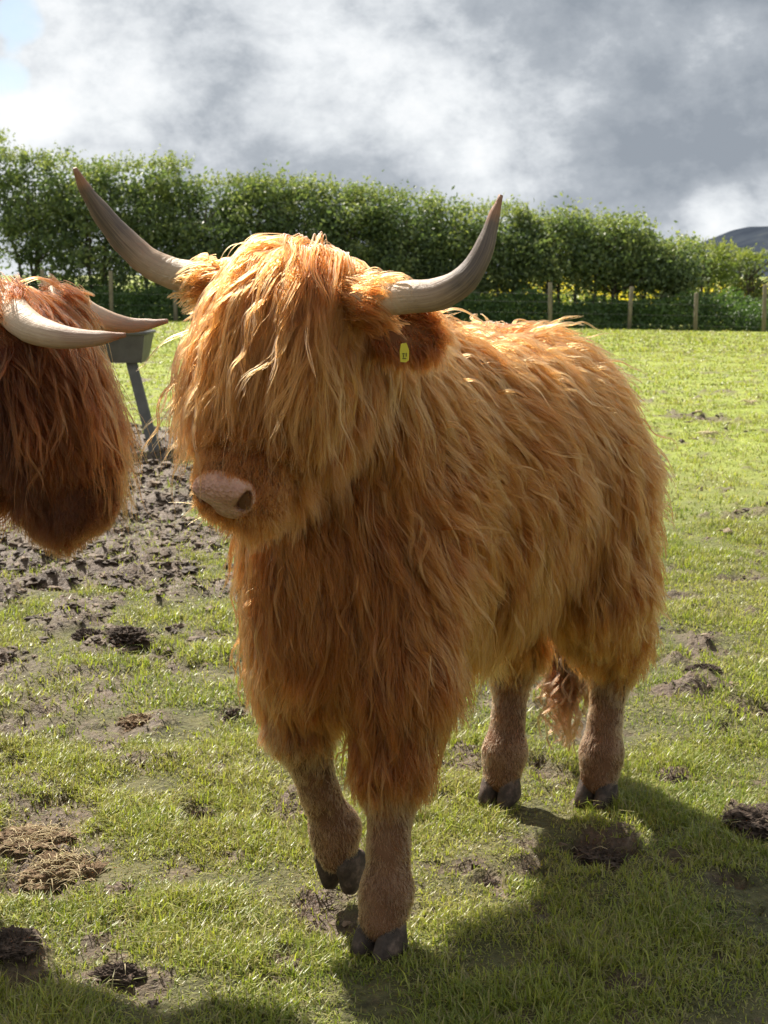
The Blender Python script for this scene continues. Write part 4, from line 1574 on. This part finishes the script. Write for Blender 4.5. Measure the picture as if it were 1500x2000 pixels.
def hedge_tree(rng, x, y, hgt, wid, dep, base_z, nclump, nleaf, mat, label, size=0.075, clear=0.9):
    z0 = float(lie(np.array([x]), np.array([y]))[0]) + base_z
    root = empty('hedge_tree', (x, y, z0))
    tag(root, label, 'tree', 'trees in the field hedge')
    # stems
    V, F = [], []
    ns = rng.integers(3, 5)
    for _ in range(ns):
        bx = rng.normal() * 0.25 * wid * 0.5
        pts = [np.array([bx, rng.normal() * 0.15, -0.1])]
        for k in range(5):
            pts.append(pts[-1] + np.array([rng.normal() * 0.10 + bx * 0.12, rng.normal() * 0.10, hgt * 0.17]))
        v, f = tube(pts, np.linspace(0.07, 0.02, 6), 7)
        b0 = len(V)
        V += list(v)
        F += [[i + b0 for i in ff] for ff in f]
        for k in range(2, 5):
            for _b in range(3):
                e = pts[k] + np.array([rng.normal() * wid * 0.28, rng.normal() * 0.4, rng.uniform(0.2, 0.8)])
                v, f = tube([pts[k], (pts[k] + e) / 2 + np.array([0, 0, 0.05]), e], [0.025, 0.018, 0.008], 5)
                b0 = len(V)
                V += list(v)
                F += [[i + b0 for i in ff] for ff in f]
    mesh_obj('trunk', V, F, M_BARK, root)
    # crown
    cc, cs = [], []
    while len(cc) < nclump:
        q = rng.uniform(-1, 1, 3)
        if abs(q[0]) ** 2.6 + abs(q[1]) ** 2.2 + abs(q[2]) ** 3.2 > 1:
            continue
        if rng.random() > 0.35 + 0.65 * max(abs(q[1]), abs(q[0]), q[2]):
            continue
        zc = clear + (hgt - clear) * (q[2] * 0.5 + 0.5)
        cc.append((q[0] * wid * 0.56, q[1] * dep * 0.5, zc + 0.10 * rng.normal()))
        cs.append(rng.uniform(0.16, 0.34))
    cc, cs = np.array(cc), np.array(cs)
    idx = rng.integers(0, nclump, nclump * nleaf)
    off = rng.normal(size=(len(idx), 3)) * cs[idx][:, None] * np.array([1.0, 1.0, 0.75])
    C = cc[idx] + off
    tone = rng.uniform(0.0, 0.75, nclump)[idx] + 0.12 * rng.normal(size=len(idx))
    # upright shoots on top
    ntw = int(wid * 26)
    tx = rng.uniform(-0.55, 0.55, ntw) * wid
    ty = rng.uniform(-0.5, 0.5, ntw) * dep
    tl = rng.uniform(0.12, 0.55, ntw) ** 1.2
    k = 16
    tt = np.tile(np.linspace(0, 1, k), ntw)
    lean = np.repeat(rng.normal(size=(ntw, 2)) * 0.12, k, 0)
    S_ = np.stack([np.repeat(tx, k) + lean[:, 0] * tt, np.repeat(ty, k) + lean[:, 1] * tt,
                   np.repeat(hgt - 0.12 + 0 * tx, k) + np.repeat(tl, k) * tt], 1) + rng.normal(size=(ntw * k, 3)) * 0.022
    C = np.vstack([C, S_])
    tone = np.concatenate([tone + 0.20 * sstep(C[:len(tone), 2], hgt * 0.72, hgt), rng.uniform(0.55, 1.0, len(S_))])
    V, F = leaf_faces(rng, C, np.array([0, 0, 0.5]), np.where(np.arange(len(C)) < len(idx), size, size * 0.62))
    mesh_obj('crown', V, F, mat, root, smooth=False, attrs={'hue': ('POINT', 'FLOAT', np.repeat(np.clip(tone, 0, 1), 4))})


def build_hedge():
    rng = np.random.default_rng(55)
    tops = [(-300, 262), (-20, 300), (60, 290), (110, 285), (400, 325), (700, 362), (1000, 402), (1200, 428), (1270, 448), (1330, 474), (1400, 478), (1560, 520)]
    ordw = ['first', 'second', 'third', 'fourth', 'fifth', 'sixth', 'seventh', 'eighth', 'ninth', 'tenth', 'eleventh', 'twelfth', 'thirteenth', 'fourteenth', 'fifteenth']
    xs = np.linspace(-10.6, 8.9, 13)
    for i, x in enumerate(xs):
        y = 49.5 + rng.normal() * 0.25
        px = 750 + x / y * FPX
        py = np.interp(px, [t[0] for t in tops], [t[1] for t in tops])
        ztop = at(px, py, y)[2] - float(lie(np.array([x]), np.array([y]))[0])
        hedge_tree(rng, x + rng.normal() * 0.12, y, ztop - 0.28 + rng.normal() * 0.10, 2.1, 2.0, 0.0, 105, 95, M_LEAF,
                   ordw[i] + ' tree from the left in the tall dark green hedge', clear=0.75 if x < 5.5 else 1.15)
    labs = ['low pale green thin tree at the right end of the hedge', 'pale green sapling at the right edge below the hill', 'sparse far left tree at the edge beside the hedge']
    for i, (x, y, hh, w, cl, nc) in enumerate(((10.5, 52.0, 2.45, 2.1, 0.7, 45), (12.3, 54.0, 2.2, 2.4, 0.6, 42), (-12.9, 50.0, 5.3, 2.0, 0.8, 60))):
        hedge_tree(rng, x, y, hh + 0.2, w, 1.6, 0.0, nc, 70, M_LEAF2 if i < 2 else M_LEAF, labs[i], clear=cl)


build_hedge()


def build_fence():
    root = empty('wire_fence', (0, FY, 0))
    tag(root, 'wooden post and wire fence along the foot of the hedge', 'fence')
    m, t = material('weathered_post')
    pos = t.n('ShaderNodeTexCoord').outputs['Object']
    n = t.noise(t.vm('MULTIPLY', pos, (1, 1, 0.15)), 30, 4, 0.6)
    c = t.ramp(n, [(0.3, (0.14, 0.115, 0.085)), (0.7, (0.27, 0.235, 0.18))])
    finish(t, principled(t, c, 0.9, bump(t, n, 0.5, 0.01), 0.1).outputs[0])
    mw, t = material('fence_wire')
    finish(t, principled(t, (0.18, 0.18, 0.17), 0.5, None, 0.4, 0.6).outputs[0])
    rng = np.random.default_rng(3)
    pxs = [(-60, 505), (85, 508), (215, 515), (342, 560), (475, 540), (610, 545), (745, 548), (880, 550), (1076, 552), (1230, 560), (1360, 572), (1495, 556), (1620, 560)]
    tops = []
    for px, py in pxs:
        x = at(px, py, FY)[0]
        g = float(lie(np.array([x]), np.array([FY]))[0])
        zt = np.clip(at(px, py, FY)[2] - 0.0, g + 0.95, g + 1.45)
        lean = rng.normal() * 0.02
        v, f = tube([(x, 0, g - 0.2), (x + lean * 0.5, 0, (g + zt) / 2), (x + lean, 0, zt - 0.02), (x + lean, 0, zt)], [0.065, 0.062, 0.060, 0.052], 10)
        mesh_obj('post', v, f, m, root)
        tops.append((x, g))
    for k, h in enumerate((0.15, 0.45, 0.78, 1.02)):
        pts = [(x, -0.07, g + h) for x, g in tops]
        v, f = tube(pts, [0.003] * len(pts), 5)
        mesh_obj('wire', v, f, mw, root)


build_fence()


def strip_leaves(name, rng, n, x0, x1, y0, y1, h, size, mat, label, cat, upright=False, tone=(0.1, 0.9)):
    x = rng.uniform(x0, x1, n)
    y = rng.uniform(y0, y1, n)
    p = np.stack([x * 0.9, y * 0.9, 0 * x], 1)
    hh = h * (0.25 + 1.25 * fbm(p, 19, 3)) * sstep(y, y0 - 0.25, y0 + 0.9)
    z = lie(x, y) + hh * rng.random(n) ** 0.7
    V, F = leaf_faces(rng, np.stack([x, y, z], 1), np.array([0, 0, 0.3]), np.full(n, size))
    tn = np.clip(tone[0] + (tone[1] - tone[0]) * fbm(p * 2.0, 29, 3) + rng.normal(0, 0.12, n), 0, 1)
    o = mesh_obj(name, V, F, mat, smooth=False, attrs={'hue': ('POINT', 'FLOAT', np.repeat(tn, 4))})
    tag(o, label, cat, kind='stuff')


rg_ = np.random.default_rng(77)
strip_leaves('bank_undergrowth', rg_, 62000, -15, 15, FY + 0.15, 49.6, 1.05, 0.065, M_BANK, 'dark weeds and ferns on the bank below the hedge', 'undergrowth')
strip_leaves('yellow_blossom', rg_, 9000, 4, 15, 57, 64, 1.55, 0.075, M_FLOWER, 'yellow blossom showing through the gap under the hedge', 'blossom')
strip_leaves('far_meadow_growth', rg_, 24000, -20, 20, 53.5, 57, 1.0, 0.09, M_LEAF2, 'pale green growth in the meadow behind the hedge', 'undergrowth')


def build_hill():
    m, t = material('hazy_heather_hill')
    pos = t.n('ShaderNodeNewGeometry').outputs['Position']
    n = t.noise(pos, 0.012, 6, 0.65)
    c = t.ramp(n, [(0.35, (0.022, 0.028, 0.040)), (0.55, (0.036, 0.044, 0.058)), (0.75, (0.056, 0.064, 0.070))])  # heather tones with the blue haze of distance painted in
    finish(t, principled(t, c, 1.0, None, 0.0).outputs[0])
    nx, ny = 120, 40
    X, Y = np.meshgrid(np.linspace(-200, 3200, nx), np.linspace(2300, 4200, ny), indexing='ij')
    x, y = X.ravel(), Y.ravel()
    p = np.stack([x / 260, y / 260, 0 * x], 1)
    rx = (750 + x / np.maximum(y, 1) * FPX)
    ridge = 118 * sstep(x, 430, 770) + 70 * sstep(x, 760, 1600)
    prof = np.exp(-((y - 3100) / 520) ** 2)
    z = ridge * prof * (0.86 + 0.28 * fbm(p, 5, 5)) - 18 + 8 * fbm(p * 2, 9, 4)
    i = np.arange(nx * ny).reshape(nx, ny)
    F = np.stack([i[:-1, :-1], i[1:, :-1], i[1:, 1:], i[:-1, 1:]], -1).reshape(-1, 4)
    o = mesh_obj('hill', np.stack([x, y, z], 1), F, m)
    tag(o, 'distant slate blue hill above the right end of the hedge', 'hill', kind='structure')


build_hill()
